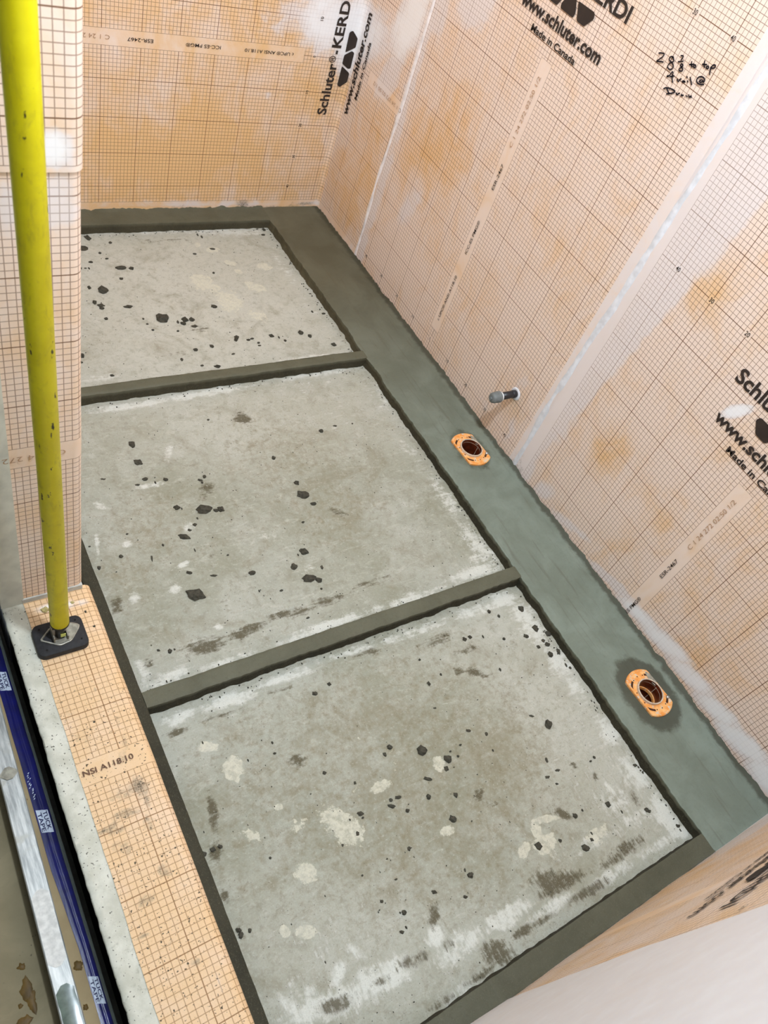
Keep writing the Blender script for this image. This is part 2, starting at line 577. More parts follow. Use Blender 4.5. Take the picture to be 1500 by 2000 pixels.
# -- pixel lists for stains and painted corner glow on the right wall (u, v, ru, rv, angle, strength)
RW_SMEAR_GLOW = [(690, 60, 60, 70, -60, .9), (800, 40, 30, 90, 20, .95), (760, 150, 22, 60, 20, .8), (1440, 330, 60, 170, 35, .84), (1370, 470, 60, 80, 35, .8),
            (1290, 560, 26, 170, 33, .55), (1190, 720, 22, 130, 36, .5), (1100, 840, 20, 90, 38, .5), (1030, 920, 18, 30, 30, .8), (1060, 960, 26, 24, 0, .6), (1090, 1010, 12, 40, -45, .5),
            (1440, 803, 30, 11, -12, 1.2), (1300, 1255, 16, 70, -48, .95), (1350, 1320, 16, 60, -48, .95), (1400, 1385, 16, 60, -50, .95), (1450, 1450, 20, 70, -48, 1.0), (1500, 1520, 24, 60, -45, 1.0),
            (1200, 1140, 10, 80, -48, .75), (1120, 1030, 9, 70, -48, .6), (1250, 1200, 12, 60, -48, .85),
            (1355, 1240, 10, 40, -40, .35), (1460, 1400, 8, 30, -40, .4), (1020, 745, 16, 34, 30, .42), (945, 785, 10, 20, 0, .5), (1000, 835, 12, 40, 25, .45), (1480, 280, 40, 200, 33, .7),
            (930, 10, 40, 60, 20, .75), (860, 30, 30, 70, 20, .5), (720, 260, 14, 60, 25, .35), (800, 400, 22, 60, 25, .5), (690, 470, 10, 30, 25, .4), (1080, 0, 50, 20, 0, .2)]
RW_CEMENT = [(1205, 350, 16, 12, -50, .42), (1255, 440, 6, 8, 0, .4), (1290, 705, 10, 10, 0, .42), (1320, 765, 12, 10, -30, .38), (1012, 895, 14, 26, 30, .55), (1016, 920, 12, 18, 30, .6), (1450, 1466, 10, 14, -40, .5), (1237, 670, 5, 6, 0, .5)]
RW_ORANGE = [(700, 330, 50, 120, 20, -.8), (850, 270, 60, 110, 25, -.2), (1390, 560, 40, 60, 35, -.2), (1190, 880, 30, 60, 35, -.6), (1350, 1290, 40, 40, 0, -.2)]


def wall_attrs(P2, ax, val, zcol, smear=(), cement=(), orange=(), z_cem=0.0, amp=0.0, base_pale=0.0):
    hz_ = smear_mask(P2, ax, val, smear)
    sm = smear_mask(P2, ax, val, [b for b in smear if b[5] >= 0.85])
    ce = smear_mask(P2, ax, val, cement)
    pa = base_pale + (smear_mask(P2, ax, val, [b[:5] + (1.0,) for b in orange]) * -0.4 if orange else np.zeros(len(P2)))
    if amp:
        ce = np.maximum(ce, amp * np.clip(1 - (P2[:, zcol] - ZM) / z_cem, 0, 1))
    return {'smear': sm, 'haze': hz_, 'cement': ce, 'pale': pa, 'specks': np.zeros(len(P2))}


def flat_sheet(name, A, B, fxyz, fuv, attrf, mat, parent, wob=0.0006):
    """A,B: arrays of plane coords; fxyz(a,b,off); fuv(a,b)"""
    a, b = np.meshgrid(A, B, indexing='ij')
    a, b = a.ravel(), b.ravel()
    V = [fxyz(p, q, wob * nz(p * 9, q * 9, 3.1)) for p, q in zip(a, b)]
    P2 = np.stack([a, b], 1)
    return mesh(name, V, gridfaces(len(A), len(B)), mat, parent, smooth=True, uv=[fuv(p, q) for p, q in zip(a, b)], attrs=attrf(P2))


def arr(a, b, st):
    return np.linspace(a, b, max(2, int(round(abs(b - a) / st)) + 1))


# right wall sheet one (number column at y=0) and two
SEAM1, SEAM2 = 0.455, -0.480
zs = np.concatenate([arr(-0.01, 1.35, 0.0125), arr(1.40, HT, 0.15)])
Y1, S1 = 0.0, 0.07
Y2, S2 = -0.9626, -0.2873
m1 = lambda w, s, off=0.0: (-off, Y1 - w, S1 + s)
m2 = lambda w, s, off=0.0: (-off, Y2 - w, S2 + s)
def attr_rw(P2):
    A = wall_attrs(P2, 0, 0.0, 1, RW_SMEAR_GLOW, RW_CEMENT, RW_ORANGE, 0.014, 0.50, 0.42)
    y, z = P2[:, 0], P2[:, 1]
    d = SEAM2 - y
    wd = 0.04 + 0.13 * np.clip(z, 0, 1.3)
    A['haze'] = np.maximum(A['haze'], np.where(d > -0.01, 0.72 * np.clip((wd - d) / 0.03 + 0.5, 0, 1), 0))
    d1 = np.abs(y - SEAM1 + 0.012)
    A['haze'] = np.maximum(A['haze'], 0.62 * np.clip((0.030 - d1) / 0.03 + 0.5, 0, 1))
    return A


attr_rw0 = lambda P2: wall_attrs(P2, 0, 0.0, 1, RW_SMEAR_GLOW, RW_CEMENT, RW_ORANGE, 0.012, 0.42, 0.42)
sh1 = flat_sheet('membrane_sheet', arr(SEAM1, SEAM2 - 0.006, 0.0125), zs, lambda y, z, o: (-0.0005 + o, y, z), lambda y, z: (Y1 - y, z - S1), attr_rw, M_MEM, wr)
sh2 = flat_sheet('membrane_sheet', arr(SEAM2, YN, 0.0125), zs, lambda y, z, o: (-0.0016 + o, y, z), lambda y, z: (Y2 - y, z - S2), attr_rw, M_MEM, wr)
for mp, sh, lims in ((m1, sh1, (0, 1)), (m2, sh2, (1,))):
    off2 = (lambda mp: (lambda w, s, off=0.0: mp(w, s, off + 0.0016)))(mp)
    for k in lims:
        print_numbers(off2, sh, float(k), [-.4, -.3, -.2, -.1, 0, .1, .2, .3, .4])
print_block(lambda w, s, off=0.0: m1(w, s, off + 0.0012), sh1, 1.0)
print_strip(lambda w, s, off=0.0: m1(w, s, off + 0.0012), sh1, 0.0)
print_block(lambda w, s, off=0.0: m2(w, s, off + 0.0022), sh2, 1.0)
print_strip(lambda w, s, off=0.0: m2(w, s, off + 0.0022), sh2, 0.0, 'bcd')

# far wall sheet that folds round the corner onto the right wall as far as the first seam
AL, WF = -0.127, 0.5028
RC = 0.016


def fold_far(a, z, off=0.0):
    """unfolded distance a (a<0 on far wall, a>0 on right wall) -> xyz, inner corner rounded"""
    q = RC * math.pi / 4
    if a <= -q:
        return (a - RC + q, YF - off, z)
    if a >= q:
        return (-off, YF - (a + RC - q), z)
    t = (a + q) / (2 * q) * math.pi / 2
    r = RC - off
    return (-RC + r * math.sin(t), YF - RC + r * math.cos(t), z)


mf = lambda w, s, off=0.0: fold_far(AL - s, WF + w, off + 0.0012)
FW_SMEAR_GLOW = [(400, 398, 260, 9, 0, .5), (640, 40, 60, 70, 0, .85), (560, 40, 60, 50, 0, .55), (520, 185, 45, 10, 3, .45), (600, 395, 40, 8, 0, .5), (690, 70, 30, 80, 12, 1.0), (500, 400, 60, 5, 0, .35)]  # thinset smears, plus a corner glow and a highlight painted in
FW_CEM = [(476, 396, 16, 9, 0, .85), (485, 404, 22, 6, 0, .8), (600, 397, 20, 4, 0, .75), (545, 404, 60, 5, 0, .7), (575, 396, 6, 8, 0, .6), (430, 409, 240, 5, 0, .62), (300, 412, 160, 5, 0, .65), (195, 398, 40, 3, 0, .5), (355, 400, 20, 3, 0, .5)]
au = np.concatenate([arr(XL, -0.02, 0.0125), arr(-0.018, 0.018, 0.003)[0:], arr(0.02, YF - SEAM1 + 0.0, 0.0125)])
zf = np.concatenate([arr(-0.01, 1.0028, 0.0125)])


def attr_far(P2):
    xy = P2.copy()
    A = wall_attrs(P2, 1, YF, 1, FW_SMEAR_GLOW, FW_CEM, [(330, 320, 160, 70, 0, 1.)], 0.012, 0.45)
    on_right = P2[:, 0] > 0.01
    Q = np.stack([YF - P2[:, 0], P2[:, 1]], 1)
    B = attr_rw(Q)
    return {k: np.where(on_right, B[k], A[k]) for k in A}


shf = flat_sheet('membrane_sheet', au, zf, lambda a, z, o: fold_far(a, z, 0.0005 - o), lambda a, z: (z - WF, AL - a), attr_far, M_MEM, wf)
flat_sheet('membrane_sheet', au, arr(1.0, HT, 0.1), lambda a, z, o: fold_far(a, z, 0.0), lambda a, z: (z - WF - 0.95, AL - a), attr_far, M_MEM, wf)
print_block(mf, shf, 0.0)
print_numbers(mf, shf, 0.0, [-.4, -.3, -.2, -.1, 0, .1])
print_strip(mf, shf, 0.0)
print_strip(mf, shf, -1.0, 'd')

# near wall sheet, upright print
XN, SN = -0.558, -0.355
mn = lambda w, s, off=0.0: (XN - w, YN + 0.0012 + off, SN + s)


def attr_near(P2):
    A = {k: np.zeros(len(P2)) for k in ('smear', 'cement', 'pale', 'specks', 'haze')}
    x, z = P2[:, 0], P2[:, 1]
    A['haze'] = 0.8 * np.clip((x + 0.40) / 0.30, 0, 1) * np.clip(1.2 - (z - 0.05) / 0.5, 0.2, 1)
    A['smear'] = 0.3 * np.clip((x + 0.30) / 0.25, 0, 1) * np.clip(1.0 - (z - 0.05) / 0.4, 0.2, 1) + 0.9 * np.clip(1 - (z - ZM) / 0.012, 0, 1)
    A['pale'] = np.full(len(P2), 0.2)
    return A


shn = flat_sheet('membrane_sheet', arr(-0.012, -1.29, 0.0125), zs, lambda x, z, o: (x, YN + 0.0005 + 3 * o, z), lambda x, z: (XN - x, z - SN), attr_near, M_MEM, wn)
print_block(mn, shn, 1.0)
print_numbers(mn, shn, 1.0, [-.4, -.3, -.2, -.1, 0, .1, .2])


# white fleece strip on the near wall, with a slightly wavy edge
def band_edge(z):
    return -0.755 + 0.008 * math.sin(z * 7) + 0.01 * nz(z * 3, 1.7) - 0.05 * max(0, z - 0.45)


def fleece_band(name, parent):
    Z = arr(-0.01, HT, 0.02)
    T = arr(0, 1, 0.04)
    V, U = [], []
    for t in T:
        for z in Z:
            e = band_edge(z)
            x = e + (-1.29 - e) * t
            V.append((x, YN + 0.0005 + min(0.004, 0.02 * t + 0.0012) + 0.0006 * nz(x * 8, z * 8), z))
            U.append((x, z))
    n_ = len(V)
    return mesh(name, V, gridfaces(len(T), len(Z)), M_FLEECE, parent, True, U,
                {'smear': np.full(n_, 0.45), 'haze': np.zeros(n_), 'cement': np.zeros(n_), 'pale': np.full(n_, 0.5), 'specks': np.zeros(n_)})


fb = fleece_band('fleece_band', wn)
fb['label'] = 'white fleece joint band on near wall'


M_SEAM = plain('pale_seam_thinset', (240, 238, 242), 0.75, var=0.12, scale=40, bump=0.4)


# thinset ridges along the two wall seams (half-round, ragged)
def ridge(name, pts, width, height, parent, mat, label):
    """pts: list of (y,z) up the right wall"""
    V, F = [], []
    K = 7
    P = []
    for (y0, z0), (y1, z1) in zip(pts[:-1], pts[1:]):
        for t in arr(0, 1, 0.01 / max(0.01, abs(z1 - z0)))[:-1]:
            P.append((y0 + (y1 - y0) * t, z0 + (z1 - z0) * t))
    P.append(pts[-1])
    for y, z in P:
        wl_ = width * (0.55 + 0.35 * nz(z * 11, 0.3) + 0.15 * nz(z * 50, 5.3))
        wr_ = width * (0.55 + 0.35 * nz(z * 13, 8.3) + 0.15 * nz(z * 55, 2.3))
        hh = height * (1 + 0.5 * nz(z * 25, 4.4))
        for k in range(K):
            t = -1 + 2 * k / (K - 1)
            V.append((-0.0005 - hh * max(0.0, 1 - t * t) ** 0.8, y + (wl_ if t > 0 else wr_) * t, z))
    n_ = len(P)
    F = gridfaces(n_, K)
    o = mesh(name, V, F, mat, parent, smooth=True)
    o['label'] = label
    return o


ridge('thinset_ridge', [(SEAM1 + .005, ZM), (0.463, 0.30), (0.450, 0.50), (0.450, 0.71), (0.448, 1.4), (0.448, HT)], 0.011, 0.0014, wr, M_SEAM, 'white thinset ridge along the seam near the far corner')
ridge('thinset_ridge', [(-0.474, ZM), (-0.468, 0.22), (-0.471, 0.40), (-0.481, 0.556), (-0.483, 0.757), (-0.489, 0.92), (-0.493, 1.062), (-0.50, 1.5), (-0.50, HT)], 0.016, 0.0024, wr, M_THINSET, 'white thinset ridge along the middle seam')
# plain overlap margin left of the middle seam
mgn = flat_sheet('overlap_margin', arr(-0.449, -0.476, 0.009), zs, lambda y, z, o: (-0.0014 + o, y, z), lambda y, z: (0.49, z),
                 lambda P2: {'haze': np.full(len(P2), 0.55), 'smear': 0.16 + 0.25 * np.clip((-0.449 - P2[:, 0]) / 0.03, 0, 1), 'cement': smear_mask(P2, 0, 0, RW_CEMENT), 'pale': np.full(len(P2), 0.5), 'specks': np.zeros(len(P2))}, M_MEM, wr)
mgn['label'] = 'plain printed-free sheet margin beside the seam'

# handwriting in marker on the right wall: strokes traced on the wall plane
def zp(x, y):
    return (1200 + x / 5, y / 5)


STROKES = [
    [(440, 520), (470, 517), (503, 530), (470, 565), (412, 602), (450, 600), (490, 608)],
    [(590, 562), (565, 550), (545, 565), (545, 590), (570, 612), (590, 600), (588, 575), (572, 556)], [(572, 608), (540, 625), (525, 655), (545, 682), (575, 675), (588, 645), (570, 612)],
    [(655, 545), (690, 545), (660, 592)], [(628, 605), (685, 598)],
    [(665, 622), (650, 640), (668, 656), (682, 640), (665, 622)], [(665, 656), (640, 672), (640, 692), (665, 698), (680, 680), (665, 656)],
    [(765, 598), (758, 640), (772, 655)], [(737, 632), (790, 628)], [(795, 632), (780, 645), (785, 662), (802, 660), (805, 640), (795, 632)],
    [(893, 590), (882, 640), (892, 662)], [(865, 628), (915, 632)], [(918, 645), (905, 655), (912, 672), (930, 668), (928, 648), (918, 645)],
    [(952, 652), (945, 690), (938, 735)], [(950, 662), (975, 632), (1000, 640), (990, 665), (955, 668)],
    [(540, 742), (520, 742), (528, 752), (550, 735), (575, 697), (583, 715), (570, 760), (577, 808)], [(548, 748), (595, 742)],
    [(620, 770), (632, 805), (645, 775), (665, 772)], [(690, 790), (672, 792), (675, 806), (695, 795), (692, 788), (700, 808)], [(722, 785), (725, 806)], [(715, 745), (722, 762)], [(748, 752), (755, 790), (763, 832)],
    [(865, 780), (840, 785), (842, 808), (868, 800), (872, 778), (878, 805), (893, 790), (885, 760), (850, 745), (815, 765), (810, 800), (835, 825), (885, 826)],
    [(520, 862), (530, 890), (545, 915)], [(485, 870), (510, 855), (560, 865), (605, 890), (590, 908), (515, 918)],
    [(612, 905), (622, 935), (632, 912), (650, 912)], [(670, 918), (658, 928), (668, 940), (678, 925), (682, 940)], [(700, 935), (704, 938)], [(715, 930), (718, 950)], [(735, 922), (738, 955), (755, 940), (760, 960), (757, 930)],
]


def ribbon(strokes, halfw, off):
    V, F = [], []
    for st in strokes:
        P = [at(*zp(*q), 0, 0.0)[1:] for q in st]
        # chaikin smoothing
        for _ in range(2):
            Q = [P[0]]
            for a, b in zip(P[:-1], P[1:]):
                Q += [a * 0.75 + b * 0.25, a * 0.25 + b * 0.75]
            Q.append(P[-1])
            P = Q
        n0 = len(V)
        for i, p in enumerate(P):
            t = P[min(i + 1, len(P) - 1)] - P[max(i - 1, 0)]
            t = t / (np.linalg.norm(t) + 1e-9)
            nn = np.array([-t[1], t[0]]) * halfw
            V += [(off, *(p + nn)), (off, *(p - nn))]
        F += [(n0 + 2 * i, n0 + 2 * i + 1, n0 + 2 * i + 3, n0 + 2 * i + 2) for i in range(len(P) - 1)]
    return V, F


V, F = ribbon(STROKES, 0.00125, -0.0028)
hw = mesh('handwritten_note', V, F, M_MARKER, sh1)
hw['label'] = 'black marker note on the membrane'

# ------------------------------------------------------------------ left wall end (jamb) membrane
XJ = -1.149
YJ = -0.554
AJ, WJ = -0.591, 0.477


def fold_jamb(a, z, off=0.0):
    """a = x on the front face for a<XJ-..; beyond the arris it turns back along +y. outer corner radius"""
    r = 0.012
    q = r * math.pi / 4
    c = XJ
    if a <= c - q:
        return (a - r + q + (0.0), YJ - off, z)
    if a >= c + q:
        return (c + off, YJ + (a - c - q) + r, z)
    t = (a - c + q) / (2 * q) * math.pi / 2
    return (c - r + (r + off) * math.sin(t), YJ + r - (r + off) * math.cos(t), z)


JA = np.concatenate([arr(-1.2510, -1.160, 0.0125), arr(-1.158, -1.140, 0.0025), arr(-1.135, -1.125, 0.01)])
J_SMEAR = [(60, 300, 110, 60, 0, .5), (110, 290, 40, 40, 0, .95), (110, 400, 60, 60, 0, .75), (20, 400, 40, 70, 0, .6), (110, 1165, 70, 8, -10, 1.), (150, 1155, 20, 10, -10, 1.)]


def attr_jamb(P2):
    A = wall_attrs(P2, 1, YJ, 1, J_SMEAR, [], [], 0, 0)
    A['pale'] = np.full(len(P2), 0.32)
    return A


shj = flat_sheet('membrane_sheet', JA, arr(0.105, 0.912, 0.0125), lambda a, z, o: fold_jamb(a, z, 0.0005 + o), lambda a, z: (z - WJ, AJ - a), attr_jamb, M_MEM, wl)
flat_sheet('membrane_sheet', JA, arr(0.905, HT, 0.0125), lambda a, z, o: fold_jamb(a, z, 0.0024 + o), lambda a, z: (z - WJ - 0.885, AJ - 0.013 - a), attr_jamb, M_MEM, wl)
flat_sheet('membrane_sheet', arr(YJ + 0.02, YF, 0.03), np.concatenate([arr(0.0, 1.35, 0.03), arr(1.4, HT, 0.15)]), lambda y, z, o: (XJ + 0.002 + o, y, z), lambda y, z: (z - WJ, y),
           lambda P2: {k: np.full(len(P2), v) for k, v in (('smear', 0.0), ('haze', 0.15), ('cement', 0.0), ('pale', 0.3), ('specks', 0.0))}, M_MEM, wl)
mj = lambda w, s, off=0.0: fold_jamb(AJ - s, WJ + w, off + 0.0012)
print_strip(mj, shj, 0.0, 'd')
M_COMP = plain('grey_white_joint_compound', (206, 206, 194), 0.8, var=0.12, scale=25, bump=0.3)
o = box('corner_band', -1.2855, -1.2490, YJ - 0.0022, YJ + 0.06, 0.105, HT, M_COMP, wl)
o['label'] = 'grey smeared corner band beside the membrane edge'
o = box('corner_band', -1.252, -1.150, YJ - 0.003, YJ + 0.005, 0.105, 0.118, plain('grey_thinset_fillet', (186, 186, 180), 0.8, var=0.15, scale=60), wl, 0.001)
o['label'] = 'grey thinset fillet where the wall end meets the curb'

# ================================================================== floors
# -- shower slab with stains
WHITE = [(640, 820, 90, 60, 0, .28), (640, 1860, 160, 110, 0, .28), (1180, 1480, 110, 160, -35, .30), (470, 450, 70, 12, 0, .8), (330, 452, 170, 8, 0, .6), (220, 455, 60, 8, 0, .5), (560, 530, 14, 70, -32, .5), (610, 610, 12, 60, -36, .45), (200, 737, 60, 8, -6, .6), (345, 737, 50, 7, -8, .35), (610, 697, 70, 4, -6, .8),
         (250, 793, 80, 8, -8, .85), (400, 768, 120, 8, -9, .8), (620, 728, 70, 10, -8, .8), (600, 755, 90, 18, -8, .35), (740, 770, 22, 40, -30, .45), (800, 880, 14, 50, -35, .45), (870, 970, 16, 60, -38, .6), (930, 1060, 18, 50, -38, .7), (950, 1085, 40, 16, -20, .7),
         (640, 1222, 80, 12, -18, .8), (800, 1172, 80, 12, -18, .8), (930, 1118, 60, 14, -18, .85), (560, 1255, 50, 9, -18, .75), (330, 1322, 50, 16, -18, .8), (283, 1310, 18, 30, -25, .7), (450, 1290, 60, 10, -18, .75), (215, 1190, 10, 60, -22, .3),
         (297, 948, 36, 7, -8, .75), (197, 988, 18, 10, 20, .8), (370, 1031, 12, 12, 0, .7), (357, 1103, 16, 7, -25, .75), (342, 1150, 16, 8, -20, .75), (263, 1168, 12, 14, 30, .7), (247, 1063, 10, 9, 0, .6), (602, 1110, 14, 12, 0, .5), (520, 1047, 26, 8, 0, .5), (428, 1223, 12, 10, 0, .7), (330, 880, 8, 18, 10, .55), (190, 1063, 5, 22, -8, .8),
         (345, 1403, 40, 15, -17, .9), (450, 1368, 70, 15, -17, .85), (560, 1322, 60, 11, -17, .8), (680, 1275, 70, 9, -17, .7), (800, 1238, 70, 11, -17, .65), (930, 1192, 60, 13, -18, .75), (985, 1172, 30, 20, 0, .85),
         (1020, 1200, 40, 22, 50, .8), (1040, 1230, 44, 24, 55, .75), (1090, 1290, 44, 22, 55, .75), (1130, 1350, 44, 20, 55, .7), (1190, 1430, 44, 20, 55, .75), (1240, 1510, 50, 26, 55, .85), (1300, 1590, 46, 26, 50, .95), (1330, 1625, 20, 14, 0, 1.),
         (1200, 1560, 60, 40, 30, .55), (1240, 1600, 50, 24, -30, .6), (1290, 1648, 60, 12, -33, .8), (1190, 1712, 70, 16, -33, .75), (1080, 1770, 70, 14, -33, .75), (990, 1790, 80, 24, -33, .75), (900, 1845, 80, 30, -33, .8), (760, 1900, 80, 34, -30, .85), (640, 1965, 90, 30, -20, .85),
         (700, 1860, 40, 14, 30, .6), (600, 1940, 50, 20, 20, .5), (850, 1830, 22, 26, 0, 1.), (660, 1905, 14, 30, 20, .9), (560, 1960, 30, 14, 40, .6), (900, 1940, 60, 20, -33, .6), (1100, 1660, 60, 20, -20, .3), (1150, 1650, 40, 16, -25, .65)]
CREAM = [(400, 555, 34, 16, 20, .75), (446, 588, 30, 20, 30, .85), (516, 521, 14, 6, 10, 1), (450, 513, 13, 4, 15, 1), (466, 530, 8, 4, 20, 1), (486, 553, 8, 4, 0, 1), (502, 562, 22, 8, 15, .9), (504, 616, 22, 10, 10, .75), (386, 478, 6, 4, 20, 1), (415, 488, 12, 5, 0, 1), (388, 542, 20, 7, 0, .8),
         (668, 1612, 50, 27, 35, 1.), (598, 1704, 22, 22, 0, 1), (408, 1460, 20, 12, 0, 1), (456, 1500, 20, 25, -20, 1), (556, 1820, 11, 13, 0, 1), (598, 1820, 19, 14, 0, 1), (544, 1576, 10, 8, 0, 1), (490, 1630, 34, 16, 20, .55), (742, 1536, 24, 11, -25, .95), (856, 1490, 14, 16, 0, .9), (580, 1610, 24, 16, 0, .55), (872, 1622, 16, 10, -15, .95),
         (1066, 1600, 32, 7, -8, 1.), (1048, 1622, 10, 20, -30, 1.), (1064, 1648, 22, 24, 0, 1.), (1022, 1662, 11, 18, 15, .95), (1165, 1630, 22, 26, 30, .6), (760, 1490, 30, 30, 0, .4), (700, 1530, 20, 30, 0, .4), (700, 1450, 16, 26, 0, .4)]
DAMP = [(475, 818, 18, 10, 15, .9), (227, 1183, 12, 20, 15, .6), (400, 1263, 42, 17, -12, .95), (483, 1232, 44, 12, -20, .75), (567, 1198, 55, 9, -15, .7), (643, 1172, 34, 10, -15, .65), (720, 1140, 40, 8, -18, .55), (403, 955, 15, 18, 20, .7), (290, 1297, 12, 16, -10, .6), (300, 1325, 20, 10, 0, .5), (660, 1000, 22, 7, 20, .6), (413, 1087, 10, 6, 0, .5), (490, 1118, 30, 6, -20, .4), (430, 1180, 16, 8, 0, .45), (260, 960, 10, 6, 0, .4),
        (580, 1486, 19, 13, 10, .75), (416, 1588, 11, 42, -10, .7), (420, 1665, 14, 22, 0, .8), (440, 1750, 9, 14, -20, .9), (466, 1820, 9, 16, -30, .9), (806, 1876, 34, 16, -25, .95), (652, 1964, 38, 17, -20, .95), (744, 1916, 18, 9, -20, .85), (848, 1788, 12, 24, 10, .85), (875, 1845, 14, 14, 0, .7),
        (1100, 1724, 60, 18, -25, .95), (1070, 1722, 34, 22, 0, .85), (1150, 1740, 46, 13, -30, .85), (1200, 1680, 60, 10, -30, .6), (1230, 1650, 40, 12, -30, .65), (932, 1316, 26, 8, 15, .85), (896, 1312, 12, 8, 0, .75), (936, 1552, 14, 14, 0, .75), (1096, 1590, 24, 9, 15, .85), (1120, 1496, 8, 9, 0, .6), (1164, 1520, 8, 12, 0, .55), (852, 1252, 34, 9, -15, .65), (720, 1275, 40, 8, -18, .55),
        (974, 1860, 38, 26, 20, .95), (1020, 1820, 26, 10, -35, .8), (1056, 1800, 30, 8, -35, .75), (940, 1905, 40, 9, -33, .7), (860, 1960, 40, 10, -33, .6), (345, 1430, 30, 8, -15, .7), (420, 1400, 60, 5, -17, .6), (540, 1350, 50, 5, -17, .55), (400, 1740, 14, 40, -20, .35), (470, 1930, 12, 40, -15, .3), (960, 1570, 20, 10, 0, .5), (915, 1270, 30, 8, -20, .5), (1240, 1560, 10, 22, -30, .5), (680, 440, 1, 1, 0, 0), (330, 470, 60, 5, 0, .4), (350, 690, 60, 6, -5, .3), (395, 642, 20, 8, 0, .5), (335, 610, 1, 1, 0, 0)]
BROWN = [(800, 1540, 420, 330, 0, .62), (560, 1500, 200, 120, 0, .3), (420, 1000, 300, 180, 0, .22), (980, 1480, 110, 110, 0, .8), (950, 1560, 90, 80, 0, .7), (620, 1560, 120, 80, 0, .45), (560, 880, 140, 80, 0, .5), (650, 1000, 100, 80, 0, .5), (300, 1020, 90, 80, 0, .55), (250, 1120, 70, 90, 0, .45), (300, 580, 120, 60, 0, .25), (880, 1330, 80, 50, 0, .5), (500, 1440, 120, 40, 0, .5), (600, 900, 60, 30, 0, .4)]

sx = arr(XL, -0.19, 0.004)
sy = arr(YN - 0.002, YF + 0.002, 0.004)
gx, gy = np.meshgrid(sx, sy, indexing='ij')
P2 = np.stack([gx.ravel(), gy.ravel()], 1)
att = {k: smear_mask(P2, 2, 0.0, L) for k, L in (('white', WHITE), ('paler_area', [(380, 570, 420, 190, 0, 1.0), (560, 800, 300, 90, 0, .6), (1150, 1400, 160, 300, -35, .6), (660, 1850, 240, 140, 0, .5)]), ('cream', CREAM), ('damp', [d[:5] + (min(1.0, d[5] * 1.15 + (0.08 if d[5] else 0)),) for d in DAMP]), ('brown', BROWN))}
hz = 0.0007 * np.sin(P2[:, 0] * 31 + 1.3 * np.sin(P2[:, 1] * 17)) * np.sin(P2[:, 1] * 23) + 0.0006 * att['cream'] - 0.0004 * att['damp']
fl = mesh('floor', np.c_[P2, hz], gridfaces(len(sx), len(sy)), M_SLAB, None, True, None, att)
struct(fl, 'stained grey concrete shower slab divided into three bays', 'floor')

# bathroom floor outside the curb
M_OUT = NT('dusty_concrete_outside')
_P = M_OUT.pos()
_c = M_OUT.mix(M_OUT.ss(M_OUT.noise(_P, 7, 6, 0.65, 0.5), .3, .7), lin(118, 108, 82), lin(142, 130, 102))
_c = M_OUT.mix(M_OUT.math('MULTIPLY', M_OUT.math('GREATER_THAN', M_OUT.noise(_P, 120, 3), .70), .7), _c, lin(70, 62, 48))
M_OUT.bump(M_OUT.noise(_P, 30, 6), .3, .003)
M_OUTm = M_OUT.out(_c, 0.85)
of = box('floor_outside', -3.2, -1.2925, -3.0, 2.0, -0.10, 0.0, M_OUTm)
struct(of, 'dusty bathroom floor outside the curb at lower left', 'floor')
M_ROOM = plain('grey_painted_plaster', (150, 148, 142), 0.85)  # unseen room shell added to keep world light off the left side
struct(box('ceiling', -3.2, -1.30, -3.0, 2.0, HT, HT + 0.1, M_ROOM), 'unseen bathroom ceiling outside the shower added to block light', 'ceiling')
struct(box('wall_unseen_left', -3.3, -3.2, -3.0, 2.0, 0.0, HT, M_ROOM), 'unseen far left bathroom wall added to block light', 'wall')
struct(box('wall_unseen_back', -3.2, -1.29, -3.1, -3.0, 0.0, HT, M_ROOM), 'unseen bathroom wall behind the camera added to block light', 'wall')
struct(box('wall_unseen_front', -3.2, -1.29, 2.0, 2.1, 0.0, HT, M_ROOM), 'unseen bathroom wall beyond the left wall end added to block light', 'wall')
struct(box('floor_base', -1.40, 0.004, YN - 0.006, YF + 0.006, -0.16, -0.105, M_BOARD), 'unseen base under the shower added to stop light leaks', 'floor')  # unseen base added against light leaking up from below


